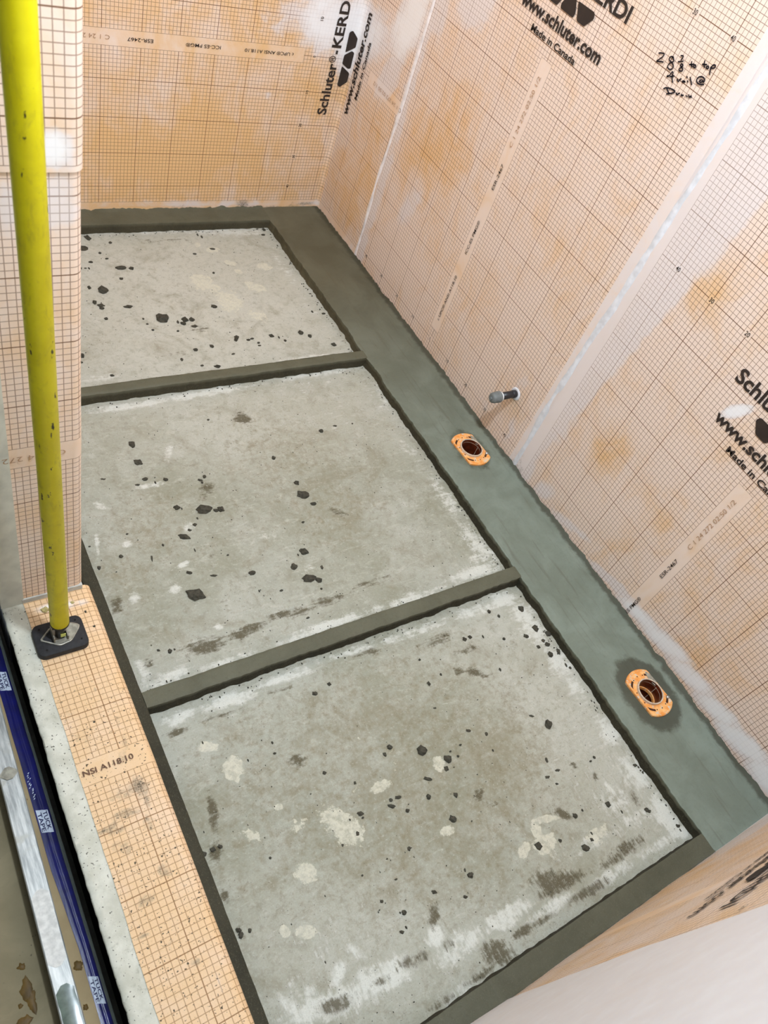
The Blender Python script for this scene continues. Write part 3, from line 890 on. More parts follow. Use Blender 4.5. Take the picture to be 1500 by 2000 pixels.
# ================================================================== mortar strips
def strip(name, along, t0, t1, n0, n1, ztop, jit0, jit1, smooth, wetf=None, step=0.006, nin=6, holes=(), zb=0.0, lip0=0.0, lip1=0.0):
    """a bar of mortar; along 'x' or 'y'; n0..n1 across. jit: raggedness of the two edges"""
    T = arr(t0, t1, step)
    sd = hash(name) % 97 if False else sum(map(ord, name + along)) % 97 + t0 * 13 + n0 * 31
    V, sm, we = [], [], []
    frac = [0.0, 0.12] + [0.12 + 0.76 * k / nin for k in range(1, nin)] + [0.88, 1.0]
    for t in T:
        j0 = jit0 * (0.7 * nz(t * 14, sd) + 0.5 * nz(t * 55, sd + 3) + 0.35 * nz(t * 160, sd + 5))
        j1 = jit1 * (0.7 * nz(t * 14, sd + 9) + 0.5 * nz(t * 55, sd + 12) + 0.35 * nz(t * 160, sd + 15))
        a, b = n0 + j0, n1 + j1
        sg = 1 if n1 > n0 else -1
        b0 = 0.0035 * (0.6 + nz(t * 40, sd + 21)) + jit0 * 0.4
        b1 = 0.0035 * (0.6 + nz(t * 40, sd + 25)) + jit1 * 0.4
        row = [(a - sg * max(0, b0), zb), (a + sg * 0.6 * jit0 * nz(t * 90, sd + 31), zb + (ztop - zb) * 0.5)]
        for f in frac:
            e = 0.0
            if f in (0.0, 1.0):
                e = -0.0018 - 0.2 * (jit0 if f == 0 else jit1) * abs(nz(t * 70, sd + f))
            if f == 0.0 and lip0:
                e = lip0 * (0.45 + 0.9 * nz(t * 30, sd + 51) + 0.7 * nz(t * 110, sd + 57))
            if f == 1.0 and lip1:
                e = lip1 * (0.45 + 0.9 * nz(t * 30, sd + 51) + 0.7 * nz(t * 110, sd + 57))
            zz = ztop + e + 0.0006 * nz(t * 9, f * 3 + sd) + (0.0009 * (1 - smooth) * nz(t * 90, f * 17 + sd))
            row.append((a + (b - a) * f, zz))
        row += [(b + sg * 0.6 * jit1 * nz(t * 90, sd + 41), zb + (ztop - zb) * 0.5), (b + sg * max(0, b1), zb)]
        for q, z in row:
            V.append((q, t, z) if along == 'y' else (t, q, z))
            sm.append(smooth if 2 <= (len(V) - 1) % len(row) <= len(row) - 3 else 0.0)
            we.append(wetf(V[-1]) if wetf else 0.0)
    k = len(row)
    F = gridfaces(len(T), k)
    if holes:
        Va = np.array(V)
        cen = Va[F].mean(1)
        keep = np.ones(len(F), bool)
        for hx, hy, r in holes:
            keep &= np.hypot(cen[:, 0] - hx, cen[:, 1] - hy) > r
        F = F[keep]
    F = list(map(tuple, F))
    F += [tuple(range(k)), tuple(range((len(T) - 1) * k, len(T) * k))[::-1]]
    o = mesh(name, V, F, M_MORTAR, None, True, None, {'smooth': sm, 'wet': we, 'far_brown': [max(0, min(1, (v[1] + 0.45) / 0.8)) * (1.0 if smooth > 0.9 else 0.35) for v in V]})
    o.data.set_sharp_from_angle(angle=math.radians(38))
    return o


D1 = (-0.097, -0.393)
D2 = (-0.098, -1.149)


def wet_right(p):
    x, y, z = p
    w = max(0.6 * max(0, 1 - abs(x) / 0.045), 1.2 * max(0, 1 - abs(x) / 0.014))
    d = math.hypot((x - D2[0]) / 1.0, (y - D2[1]) / 1.35)
    w = max(w, 0.85 * max(0, min(1, (0.088 - d) / 0.03)))
    d = math.hypot((x - D1[0]) / 1.0, (y - D1[1]) / 1.3)
    w = max(w, 0.55 * max(0, min(1, (0.080 - d) / 0.03)))
    w = max(w, 0.45 * max(0, 1 - math.hypot((x + 0.11) / 0.05, (y + 0.26) / 0.10)))
    if x < -0.203:
        w = max(w, 0.35)  # inner side of the bed: wet mortar with shade in the tone
    return w


wet_shade_side = lambda p: 0.4 if p[2] < ZM - 0.004 else 0.0  # raw wet sides, darkened further for the shade in their pores
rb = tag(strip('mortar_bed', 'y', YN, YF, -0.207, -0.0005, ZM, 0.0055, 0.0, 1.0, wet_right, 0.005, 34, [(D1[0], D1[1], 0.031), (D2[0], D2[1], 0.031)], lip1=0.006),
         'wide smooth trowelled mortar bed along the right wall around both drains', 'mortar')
tag(strip('mortar_strip', 'x', XL + 0.001, -0.206, 0.671, YF - 0.0005, ZM, 0.0035, 0.0, 0.45, wet_shade_side, lip1=0.007), 'narrow mortar strip at the foot of the far wall', 'mortar')
tag(strip('mortar_strip', 'x', -1.104, -0.206, 0.000, 0.031, ZM, 0.0030, 0.0022, 0.5, wet_shade_side), 'mortar bar crossing the slab farthest from the camera, between far and middle bays', 'mortar')
tag(strip('mortar_strip', 'x', -1.104, -0.206, -0.786, -0.753, ZM, 0.0030, 0.0014, 0.5, wet_shade_side), 'mortar bar crossing the slab between the middle and near bays', 'mortar')
tag(strip('mortar_strip', 'y', YN + 0.001, YF - 0.072, -1.131, -1.104, ZM, 0.0, 0.0012, 0.1, None), 'narrow sandy mortar strip running beside the curb', 'mortar')
tag(strip('mortar_strip', 'x', -1.104, -0.206, YN + 0.0005, -1.431, ZM, 0.0, 0.0016, 0.35, None, lip0=0.006), 'mortar strip at the foot of the near wall', 'mortar')

# ================================================================== drains
M_ABS = NT('orange_plastic')
_P = M_ABS.pos()
_c = M_ABS.mix(M_ABS.ss(M_ABS.noise(_P, 60, 5), .35, .7), lin(234, 152, 72), lin(246, 190, 122))
_c = M_ABS.mix(M_ABS.ss(M_ABS.noise(_P, 130, 6, .7), .54, .62), _c, lin(206, 200, 186))
M_ABS.bump(M_ABS.noise(_P, 130, 5), .3, .001)
M_ABSm = M_ABS.out(_c, 0.42, 0, 0.5)
M_RIM = plain('worn_white_pipe_rim', (206, 190, 170), 0.5, var=0.2, scale=150)
M_THROAT = plain('dark_brown_pipe_inside', (96, 42, 20), 0.35, var=0.35, scale=70, spec=0.6)
M_STEEL = plain('bright_steel', (205, 208, 210), 0.25, metal=1.0, var=0.1)
M_CEMDIRT = plain('dried_cement_dirt', (150, 146, 132), 0.85, var=0.25, scale=120, bump=0.5)


def flange_outline(k=72, r=0.057, fx=0.0375):
    P = []
    for i in range(k):
        t = 2 * math.pi * i / k
        x, y = r * math.cos(t), r * math.sin(t)
        # soft clamp of the sides to flats
        x = max(-fx, min(fx, x))
        P.append((x, y))
    return P


def drain(cx, cy, rot, label, ring):
    root = empty('drain_flange', (cx, cy, ZM))
    root.rotation_euler = (0, 0, math.radians(rot))
    tag(root, label, 'drain', 'orange drain flanges set in the mortar bed')
    k = 72
    O = flange_outline(k)
    V, F = [], []
    loops = [(1.0, -0.002), (1.0, 0.0042), (0.965, 0.0058), (0.90, 0.0058), (0.885, 0.0050), (None, 0.0050)]
    for sc, z in loops:
        for i, (x, y) in enumerate(O):
            if sc is None:
                t = 2 * math.pi * i / k
                V.append((0.0305 * math.cos(t), 0.0305 * math.sin(t), z))
            else:
                V.append((x * sc, y * sc, z))
    for l in range(len(loops) - 1):
        for i in range(k):
            F.append((l * k + i, l * k + (i + 1) % k, (l + 1) * k + (i + 1) % k, (l + 1) * k + i))
    fo = mesh('flange', V, F, M_ABSm, root, smooth=True)
    fo.data.set_sharp_from_angle(angle=math.radians(35))
    # upstanding throat rim
    lathe('throat_rim', [(0.0315, 0.004), (0.0312, 0.0105), (0.0300, 0.0115), (0.0285, 0.0108), (0.0280, 0.0)], (0, 0, 0), (0, 0, 1), M_RIM, root, 48)
    lathe('throat', [(0.0282, 0.0095), (0.0275, -0.03), (0.0268, -0.085), (0.0, -0.085)], (0, 0, 0), (0, 0, 1), M_THROAT, root, 48)
    mesh('mould_seam', [(0.0268, -0.0006, 0.004), (0.0268, 0.0006, 0.004), (0.0262, 0.0006, -0.05), (0.0262, -0.0006, -0.05)], [(0, 1, 2, 3)], M_RIM, root)
    if ring:
        lathe('coupling_ring', [(0.0272, -0.020), (0.0245, -0.020), (0.0240, -0.027), (0.0272, -0.027)], (0, 0, 0), (0, 0, 1), M_ABSm, root, 48)
    # curved slots, four of them, and eight small holes: dark recess plates
    for a0 in (45, 135, 225, 315):
        V, F = [], []
        n_ = 10
        for i in range(n_ + 1):
            t = math.radians(a0 - 17 + 34 * i / n_)
            for r in (0.0405, 0.0455):
                x, y = r * math.cos(t), r * math.sin(t)
                V.append((max(-.034, min(.034, x)), y, 0.0055))
        F = [(2 * i, 2 * i + 1, 2 * i + 3, 2 * i + 2) for i in range(n_)]
        mesh('slot', V, F, plain('slot_dark', (70, 40, 22), 0.8) if a0 == 45 else bpy.data.materials['slot_dark'], root)
    for a in (68, 90, 112, 248, 270, 292, 22, 158, 202, 338):
        t = math.radians(a)
        r = 0.0415 if abs(math.cos(t)) < .6 else 0.034
        tube('screw_hole', (r * math.cos(t), r * math.sin(t), 0.0050), (r * math.cos(t), r * math.sin(t), 0.0056), 0.0014, 0.0014, bpy.data.materials['slot_dark'], root, 10)
    t = math.radians(-42)
    lathe('screw', [(0.0, 0.0095), (0.0025, 0.0092), (0.0042, 0.0075), (0.0045, 0.005)], (0.044 * math.cos(t), 0.044 * math.sin(t), 0), (0, 0, 1), M_STEEL, root, 20)
    # lump of cement on the rim toward the wall
    V, F = [], []
    bm = bmesh.new()
    bmesh.ops.create_icosphere(bm, subdivisions=2, radius=1)
    for v in bm.verts:
        q = 1 + 0.35 * noise.noise(v.co * 2.2 + Vector((cx * 9, cy * 9, 0)))
        v.co = Vector((v.co.x * 0.007 * q + 0.030, v.co.y * 0.020 * q + 0.022, max(-0.2, v.co.z) * 0.0028 * q + 0.0052))
    me = bpy.data.meshes.new('cement_smear')
    bm.to_mesh(me)
    bm.free()
    link('cement_smear', me, M_CEMDIRT, root)
    return root


drain(D1[0], D1[1], 4, 'orange drain flange with open pipe under the capped pipe stub', False)
drain(D2[0], D2[1], 4, 'orange drain flange with open pipe ringed by dark wet mortar near the lower right', True)

# ================================================================== pipe stub on right wall
M_BLACKP = plain('black_plastic_pipe', (34, 36, 40), 0.35, spec=0.5, var=0.2)
M_GREYCAP = plain('grey_plastic_cap', (112, 118, 118), 0.45, var=0.12)
M_WHITEP = plain('white_seal_ring', (226, 228, 228), 0.5, var=0.06)
PB = (0.0, -0.364, 0.188)
ps = empty('pipe_stub', PB)
tag(ps, 'capped pipe stub sticking out of the right wall above the farther drain', 'pipe')
XA = (-1, 0, 0)
lathe('wall_collar', [(0.0175, 0.0014), (0.0155, 0.003), (0.0120, 0.0036), (0.0100, 0.003)], (0, 0, 0), XA, M_THINSET, ps, 28)
tube('pipe', (0.004, 0, 0), (-0.056, 0, 0), 0.0099, 0.0099, M_BLACKP, ps, 28)
lathe('pipe_band', [(0.0099, 0.005), (0.0107, 0.006), (0.0107, 0.014), (0.0099, 0.015)], (0, 0, 0), XA, M_BLACKP, ps, 28)
lathe('seal_ring', [(0.0099, 0.051), (0.0126, 0.052), (0.0126, 0.0565), (0.0099, 0.0575)], (0, 0, 0), XA, M_WHITEP, ps, 28)
lathe('cap', [(0.0110, 0.0560), (0.0150, 0.0575), (0.0150, 0.0660), (0.0141, 0.0670), (0.0141, 0.0770), (0.0128, 0.0815), (0.0098, 0.0845), (0.0046, 0.0850), (0.0044, 0.0890), (0.0, 0.0895)], (0, 0, 0), XA, M_GREYCAP, ps, 32)

# ================================================================== curb
XC0, XC1, ZC = -1.2845, -1.137, 0.105
YC0, YC1 = YN + 0.0005, YJ + 0.004
cb = empty('shower_curb', (-1.21, -1.0, 0))
tag(cb, 'shower curb with orange gridded membrane on top and pale bare edge', 'curb')
M_CORE = plain('shade_black_curb_side', (16, 16, 17), 0.9, var=0.2)  # near-black stands in for the shade under the edge board
_pm = NT('pale_speckled_thinset_board')
_P = _pm.pos()
_c = _pm.mix(_pm.ss(_pm.noise(_P, 30, 6, .65), .3, .7), lin(190, 188, 172), lin(214, 212, 198))
_c = _pm.mix(_pm.math('MULTIPLY', _pm.ss(_pm.noise(_P, 75, 6, .7), .56, .70), .55), _c, lin(146, 144, 126))
_c = _pm.mix(_pm.math('MULTIPLY', _pm.math('GREATER_THAN', _pm.noise(_P, 240, 3, .5), .665), .85), _c, lin(58, 54, 42))
_pm.bump(_pm.noise(_P, 75, 5), .4, .002)
M_PALE = _pm.out(_c, .8)


def local(o, root):
    o.matrix_parent_inverse = Matrix.Translation(-Vector(root.location))
    return o


local(box('core', XC0 + 0.006, XC1 - 0.004, YC0, YC1, -0.095, ZC - 0.012, M_CORE, cb), cb)


def pale_edge():
    """foam edge strip with ragged outer lip"""
    Ys = arr(YC0, YC1, 0.006)
    V = []
    for y in Ys:
        j = 0.0016 * nz(y * 18, 2) + 0.0012 * nz(y * 80, 5)
        d = 0.0008 * nz(y * 30, 9)
        V += [(XC0 + 0.006, y, ZC - 0.013), (XC0 + j, y, ZC - 0.012), (XC0 + j - 0.0005, y, ZC - 0.003), (XC0 + j + 0.0015, y, ZC + d - 0.0006), (XC0 + 0.010, y, ZC + d), (XC0 + 0.022, y, ZC + d * .5), (-1.244, y, ZC + 0.0002), (-1.22, y, ZC - 0.002)]
    P = np.array(V)
    o = mesh('edge_board', V, gridfaces(len(Ys), 8), M_PALE, cb, True)
    o.data.set_sharp_from_angle(angle=math.radians(50))
    return local(o, cb)


pale_edge()['label'] = 'pale bare outer edge'
SX = 1.38          # s = x + SX on the curb top
WY = -0.888        # number column of the sheet lies at this y


def fold_curb(a, y, off=0.0):
    """a: x on top; beyond the rounded inner arris it runs down the inside"""
    r = 0.014
    c = XC1
    q = r * math.pi / 4
    if a <= c - q:
        return (a - r + q, y, ZC + off)
    if a >= c + q:
        return (c + off, y, ZC - (a - c - q) - r)
    t = (a - c + q) / (2 * q) * math.pi / 2
    return (c - r + (r + off) * math.sin(t), y, ZC - r + (r + off) * math.cos(t))


CURB_CEM = [(272, 1535, 26, 22, 20, .62), (240, 1548, 24, 12, 30, .5), (285, 1560, 14, 30, -20, .5), (215, 1622, 34, 9, -10, .7), (245, 1590, 40, 14, -20, .5), (290, 1610, 14, 30, -15, .45), (240, 1655, 30, 24, 0, .4), (225, 1560, 26, 10, 0, .4), (320, 1700, 20, 24, -20, .45), (280, 1830, 22, 8, -12, .55), (285, 1760, 30, 22, -20, .4), (325, 1850, 30, 8, -30, .42), (380, 1880, 20, 12, -30, .5), (238, 1478, 10, 24, -20, .45), (230, 1410, 10, 16, -20, .45), (245, 1450, 12, 20, -20, .4), (185, 1346, 6, 5, 0, .75), (207, 1309, 5, 4, 0, .7), (193, 1386, 6, 4, -30, .7), (184, 1409, 3, 3, 0, .8), (160, 1440, 30, 20, 0, .3), (130, 1395, 30, 30, 0, .25)]


def attr_curb(P2):
    n_ = len(P2)
    ce = np.zeros(n_)
    Q = np.stack([np.minimum(P2[:, 0] - 0.003, XC1), P2[:, 1]], 1)
    for b in CURB_CEM:
        ce = np.maximum(ce, (b[5] + 0.22) * plane_blob(Q, *b[:5], 2, ZC, 0.6))
    sm = np.zeros(n_)
    for b in [(110, 1185, 40, 10, -10, .95), (160, 1178, 20, 8, -10, .6), (160, 1300, 14, 8, 20, .4), (420, 1900, 6, 60, -22, .4)]:
        sm = np.maximum(sm, b[5] * plane_blob(Q, *b[:5], 2, ZC, 0.6))
    sp = np.clip((-0.70 - P2[:, 1]) / 0.1, 0, 1) * 0.95 + 0.05
    return {'smear': sm, 'cement': ce, 'pale': np.full(n_, -0.1), 'specks': sp}


CA = np.concatenate([arr(-1.2475, -1.152, 0.008), arr(-1.148, -1.126, 0.0022), arr(-1.12, -1.062, 0.01)])
a, b = np.meshgrid(CA, arr(YC0, YC1, 0.008), indexing='ij')
ny = len(arr(YC0, YC1, 0.008))
a, b = a.ravel(), b.ravel()
edge = np.array([0.002 * nz(q * 16, 7.7) for q in b])
a2 = np.where(a < -1.2474, a + edge, a)
V = [fold_curb(p, q, 0.0014 + 0.0006 * nz(p * 20, q * 14)) for p, q in zip(a2, b)]
cs = local(mesh('membrane_sheet', V, gridfaces(len(CA), ny), M_CURBMEM, cb, True, [(-(q - WY), p + SX) for p, q in zip(a2, b)], attr_curb(np.stack([a2, b], 1))), cb)
cmap = lambda w, s, off=0.0: fold_curb(s - SX, WY - w, 0.0022 + off)
lt = lettering('ANSI A118.10', cmap, 0.1262, 0.216, 0.0, 0.0088, parent=cb, along='s', bold=0.016, mat=plain('worn_print_ink', (104, 76, 58), 0.7, var=0.35, scale=300))
local(lt, cb)
# drop the part of the letters hidden under the pale edge
bm = bmesh.new()
bm.from_mesh(lt.data)
bmesh.ops.delete(bm, geom=[v for v in bm.verts if v.co.x < -1.247], context='VERTS')
bm.to_mesh(lt.data)
bm.free()

# ================================================================== yellow support pole
M_YEL = NT('scuffed_yellow_paint')
_P = M_YEL.obj()
_n1 = M_YEL.noise(M_YEL.scale(_P, (1, 1, .35)), 95, 5, .6)
_n2 = M_YEL.noise(_P, 26, 4, .6)
_n3 = M_YEL.noise(M_YEL.scale(_P, (1, 1, .45)), 60, 6, .7, .6)
_c = M_YEL.mix(M_YEL.ss(_n2, .35, .7), lin(238, 230, 8), lin(250, 244, 22))
_c = M_YEL.mix(M_YEL.math('MULTIPLY', M_YEL.ss(_n3, .52, .72), .45), _c, lin(176, 168, 40))
_c = M_YEL.mix(M_YEL.ss(_n1, .655, .68), _c, lin(44, 40, 26))
M_YELm = M_YEL.out(_c, 0.42, 0, 0.45)
M_RUB = plain('black_rubber', (40, 40, 42), 0.75, var=0.25, scale=120, bump=0.5)
M_GMET = plain('dull_grey_metal', (150, 146, 134), 0.5, metal=0.6, var=0.25, scale=90)
M_CHIP = plain('dark_bare_steel', (44, 42, 38), 0.5, metal=0.4)
PX, PY = -1.2123, -0.6455
LX, LY = -0.0162, -0.0115
pp = empty('support_pole', (PX, PY, ZC + 0.0035))
tag(pp, 'scuffed bright yellow support pole on a black rubber foot on the curb', 'pole')
zt = lambda z: (LX * (z - 0.150), LY * (z - 0.150), z - ZC - 0.0035)
tube('pole_tube', zt(0.164), zt(2.30), 0.0149, 0.0149, M_YELm, pp, 40)
lathe('end_ring', [(0.0149, 0.0), (0.0153, 0.001), (0.0153, 0.0045), (0.0149, 0.005)], zt(0.160), (LX, LY, 1), M_CHIP, pp, 40)
tube('stem', zt(0.122), zt(0.168), 0.0085, 0.0085, M_BLACKP, pp, 28)
# foot pad: rounded rectangle slab
bm = bmesh.new()
hx, hy, rr = 0.041, 0.0315, 0.012
loop = []
for cxs, cys, a0 in ((1, 1, 0), (-1, 1, 90), (-1, -1, 180), (1, -1, 270)):
    for k in range(7):
        t = math.radians(a0 + 15 * k)
        loop.append((cxs * (hx - rr) + rr * math.cos(t), cys * (hy - rr) + rr * math.sin(t)))
V, F = [], []
prof = [(0.0, 1.0), (0.010, 1.0), (0.0125, 0.985), (0.0135, 0.94)]
for z, s in prof:
    V += [(x * s, y * s, z - 0.0018) for x, y in loop]
k = len(loop)
for l in range(len(prof) - 1):
    F += [(l * k + i, l * k + (i + 1) % k, (l + 1) * k + (i + 1) % k, (l + 1) * k + i) for i in range(k)]
F += [tuple(range(k))[::-1], tuple(range(3 * k, 4 * k))]
bm.free()
pad = mesh('foot_pad', V, F, M_RUB, pp, True)
pad.data.set_sharp_from_angle(angle=math.radians(40))
for x, y in ((-0.029, 0.021), (-0.027, -0.021), (0.030, -0.018), (0.030, 0.021)):
    tube('pad_hole', (x, y, 0.0112), (x, y, 0.0121), 0.0017, 0.0017, M_DARK, pad, 12)
# metal diamond frame on the pad
D = rounded([(-0.034, -0.001), (-0.012, 0.019), (0.022, 0.018), (0.034, 0.010), (0.033, 0.004), (0.014, -0.018), (-0.006, -0.021)], 0.005, 4)
V, F = [], []
k = len(D)
c = np.mean(D, 0)
for s, z in ((1.0, 0.0115), (1.0, 0.0145), (0.93, 0.0150), (0.90, 0.0142), (0.90, 0.0115)):
    V += [(*(c + (np.array(p) - c) * s), z) for p in D]
for l in range(4):
    F += [(l * k + i, l * k + (i + 1) % k, (l + 1) * k + (i + 1) % k, (l + 1) * k + i) for i in range(k)]
fr = mesh('pad_frame', V, F, M_GMET, pp)
mesh('pad_plate', [(0.004, -0.015, 0.0128), (0.013, -0.016, 0.0128), (0.031, 0.004, 0.0128), (0.031, 0.010, 0.0128), (0.021, 0.016, 0.0128), (0.004, 0.017, 0.0128),
                   (0.004, -0.015, 0.0148), (0.013, -0.016, 0.0148), (0.031, 0.004, 0.0148), (0.031, 0.010, 0.0148), (0.021, 0.016, 0.0148), (0.004, 0.017, 0.0148)],
     [(5, 4, 3, 2, 1, 0), (6, 7, 8, 9, 10, 11)] + [(i, (i + 1) % 6, 6 + (i + 1) % 6, 6 + i) for i in range(6)], M_CEMDIRT, pp)
# U bracket gripping the stem
box('stem_bracket', -0.0135, -0.0115, -0.014, 0.012, 0.0115, 0.030, M_GMET, pp)
box('stem_bracket', 0.0085, 0.0105, -0.014, 0.012, 0.0115, 0.026, M_GMET, pp)
box('bracket_base', -0.0125, 0.0095, -0.017, 0.012, 0.0115, 0.0138, M_GMET, pp)
box('stem_label', -0.0015, 0.0065, -0.0098, -0.0082, 0.021, 0.029, plain('yellow_green_label', (206, 214, 120), 0.5), pp)

# ================================================================== outside the curb: board, tape, straightedge
M_TAN = NT('tan_floor_board')
_P = M_TAN.pos()
_c = M_TAN.mix(M_TAN.ss(M_TAN.noise(_P, 12, 6), .3, .7), lin(150, 128, 90), lin(170, 148, 108))
_c = M_TAN.mix(M_TAN.ss(M_TAN.noise(_P, 60, 4, .6), .70, .76), _c, lin(110, 76, 30))
M_TANm = M_TAN.out(_c, 0.7)
bd = tag(box('floor_board', -1.346, -1.2925, -2.3, -0.30, 0.0, 0.005, M_TANm, None, 0.0006), 'tan protection board on the floor beside the curb', 'board')
# grey edge strip
tag(box('edge_strip', -1.2978, -1.2925, -2.3, -0.30, 0.0052, 0.0080, plain('grey_edge_strip', (136, 146, 142), 0.6), None, 0.0008), 'thin grey strip between blue tape and curb', 'strip')
M_BLUE = NT('blue_tape_film')
_P = M_BLUE.pos()
_c = M_BLUE.mix(M_BLUE.ss(M_BLUE.noise(_P, 50, 5), .3, .7), lin(6, 8, 74), lin(11, 14, 98))
_c = M_BLUE.mix(M_BLUE.ss(M_BLUE.noise(_P, 90, 6, .7), .68, .72), _c, lin(46, 44, 60))
M_BLUE.bump(M_BLUE.noise(M_BLUE.scale(_P, (8, 1, 1)), 20, 4), .3, .002)
M_BLUEm = M_BLUE.out(_c, 0.32, 0, 0.5)
Yt = arr(-0.31, -1.75, 0.01)
V = []


def tape_edges(y):
    j = 0.0012 * nz(y * 12, 3.0)
    return -1.2972 + j, -1.3185 + 0.5 * j + 0.006 * max(0.0, min(1.0, (-0.98 - y) / 0.12)) - 0.0


def tape_pt(y, t, off=0.0):
    r, l = tape_edges(y)
    x = r + (l - r) * t
    z = 0.0086 - 0.0022 * min(1, t / 0.35) + 0.0012 * math.exp(-((t - 0.5) / 0.08) ** 2) * (1 + 0.4 * nz(y * 20, 1))
    return (x, y, z + off)


K = 12
for y in Yt:
    V += [tape_pt(y, k / (K - 1)) for k in range(K)]
tp = mesh('tape_strip', V, gridfaces(len(Yt), K), M_BLUEm, None, True)
tag(tp, 'glossy dark blue tape with white printed labels beside the curb', 'tape')
M_TLAB = plain('white_tape_print', (206, 214, 228), 0.5, var=0.08)
M_TINK = plain('dark_blue_tape_ink', (24, 26, 80), 0.5)
for (u, v) in ((20, 1326), (96, 1600), (196, 1930)):
    y0 = at(u, v, 2, 0.008)[1]
    g = []
    ln = 0.038
    ys = arr(y0 + ln / 2, y0 - ln / 2, 0.004)
    Vq = [tape_pt(y + 0.008 * (t - .5), t, 0.0004) for y in ys for t in (0.12, 0.35, 0.5, 0.65, 0.9)]
    lab = mesh('tape_label', Vq, gridfaces(len(ys), 5), M_TLAB, tp)
    for body, tc in (('TUCK', 0.34), ('TAPE', 0.72)):
        Vt, Ft = text_raw(body, 0.02)
        H, X = capheight()
        kx = (ln * 0.82) / (Vt[:, 0].max() - Vt[:, 0].min())
        Pq = [tape_pt(y0 + ln * 0.41 - (p[0] - Vt[:, 0].min()) * kx, tc - (p[1] / H - 0.5) * 0.27, 0.0009) for p in Vt]
        mesh('printed_lettering', Pq, Ft, M_TINK, lab)
# white flecks where the film is worn
for i in range(14):
    y = -0.815 - 0.0035 * i + 0.002 * random.random()
    t = 0.55 + 0.25 * random.random()
    h = 0.0012 + 0.0012 * random.random()
    mesh('worn_fleck', [tape_pt(y, t, .0006), tape_pt(y - h, t + .05, .0006), tape_pt(y - 1.6 * h, t + .14, .0006), tape_pt(y - .5 * h, t + .12, .0006)], [(0, 1, 2, 3)], M_TLAB, tp)

# aluminium straightedge: hollow rectangular tube, slightly askew
M_ALU = NT('scratched_aluminium')
_P = M_ALU.obj()
_s = M_ALU.noise(M_ALU.scale(_P, (14, 1.2, 6)), 14, 6, .65)
_c = M_ALU.mix(M_ALU.ss(_s, .3, .72), lin(140, 142, 140), lin(206, 206, 202))
_c = M_ALU.mix(M_ALU.ss(M_ALU.noise(_P, 22, 6, .65), .55, .68), _c, lin(172, 170, 162))
M_ALUm = M_ALU.out(_c, M_ALU.math('ADD', .38, M_ALU.math('MULTIPLY', _s, .25)), 0.55, .5)
pa, pb = at(45, 1550, 2, 0.05), at(165, 2000, 2, 0.05)          # right top edge
qa, qb = at(47, 1720, 2, 0.05), at(122, 2000, 2, 0.05)
bar = empty('straightedge', (-1.3425, -1.0, 0.0052))
ang = math.atan2(-(pb[0] - pa[0]), (pb[1] - pa[1]) * -1)
tag(bar, 'long scratched aluminium straightedge lying beside the curb at lower left', 'straightedge')
bw = 0.0285
xr = lambda y: pa[0] + (pb[0] - pa[0]) * (y - pa[1]) / (pb[1] - pa[1])
ya, yb = -0.20, -2.2
V, F = [], []
H_ = 0.045
ring = [(0, 0.0), (0, H_ - .0015), (-.0015, H_), (-bw + .0015, H_), (-bw, H_ - .0015), (-bw, 0)]
ring2 = [(-.002, 0.002), (-.002, H_ - .002), (-bw + .002, H_ - .002), (-bw + .002, 0.002)]
for y in (ya, yb):
    V += [(xr(y) + 0.002 + x - bar.location.x, y + 1.0, z) for x, z in ring]
F = [(i, (i + 1) % 6, 6 + (i + 1) % 6, 6 + i) for i in range(6)] + [(5, 4, 3, 2, 1, 0), (6, 7, 8, 9, 10, 11)]
mesh('bar_tube', V, F, M_ALUm, bar)


def film(name, ypts, mat, parent, z, seed):
    """thin irregular film on top of the bar between two y values"""
    Ys = arr(ypts[0], ypts[1], 0.004)
    V = []
    n_ = len(Ys)
    for i, y in enumerate(Ys):
        e = min(i, n_ - 1 - i) * 0.004
        sh = max(0, 1 - e / 0.008) * 0.3
        for t in (0.07 + sh + .05 * nz(y * 60, seed), 0.25 + sh * .5, 0.5, 0.75 - sh * .5, 0.93 - sh + .05 * nz(y * 60, seed + 4)):
            V.append((xr(y) + 0.002 - bw * t - bar.location.x, y + 1.0, H_ + (z if 0.2 < t < 0.8 else 0.0003)))
    return mesh(name, V, gridfaces(n_, 5), mat, parent, True)


wp = film('wet_patch', (at(100, 1935, 2, .05)[1], at(140, 2060, 2, .05)[1]), plain('wet_green_grey_cement', (92, 104, 94), 0.12, spec=0.7, var=0.25, scale=80), bar, 0.0009, 2.0)
wp['label'] = 'dark wet cement patch'
cp = film('cement_ridge', (at(18, 1498, 2, .05)[1], at(22, 1522, 2, .05)[1]), M_CEMDIRT, bar, 0.0022, 6.0)
cp['label'] = 'dried cement lump across the bar'
film('cement_film', (at(60, 1745, 2, .05)[1], at(90, 1900, 2, .05)[1]), plain('dry_white_cement_film', (214, 212, 206), 0.8, var=0.15, scale=120), bar, 0.0005, 9.0)


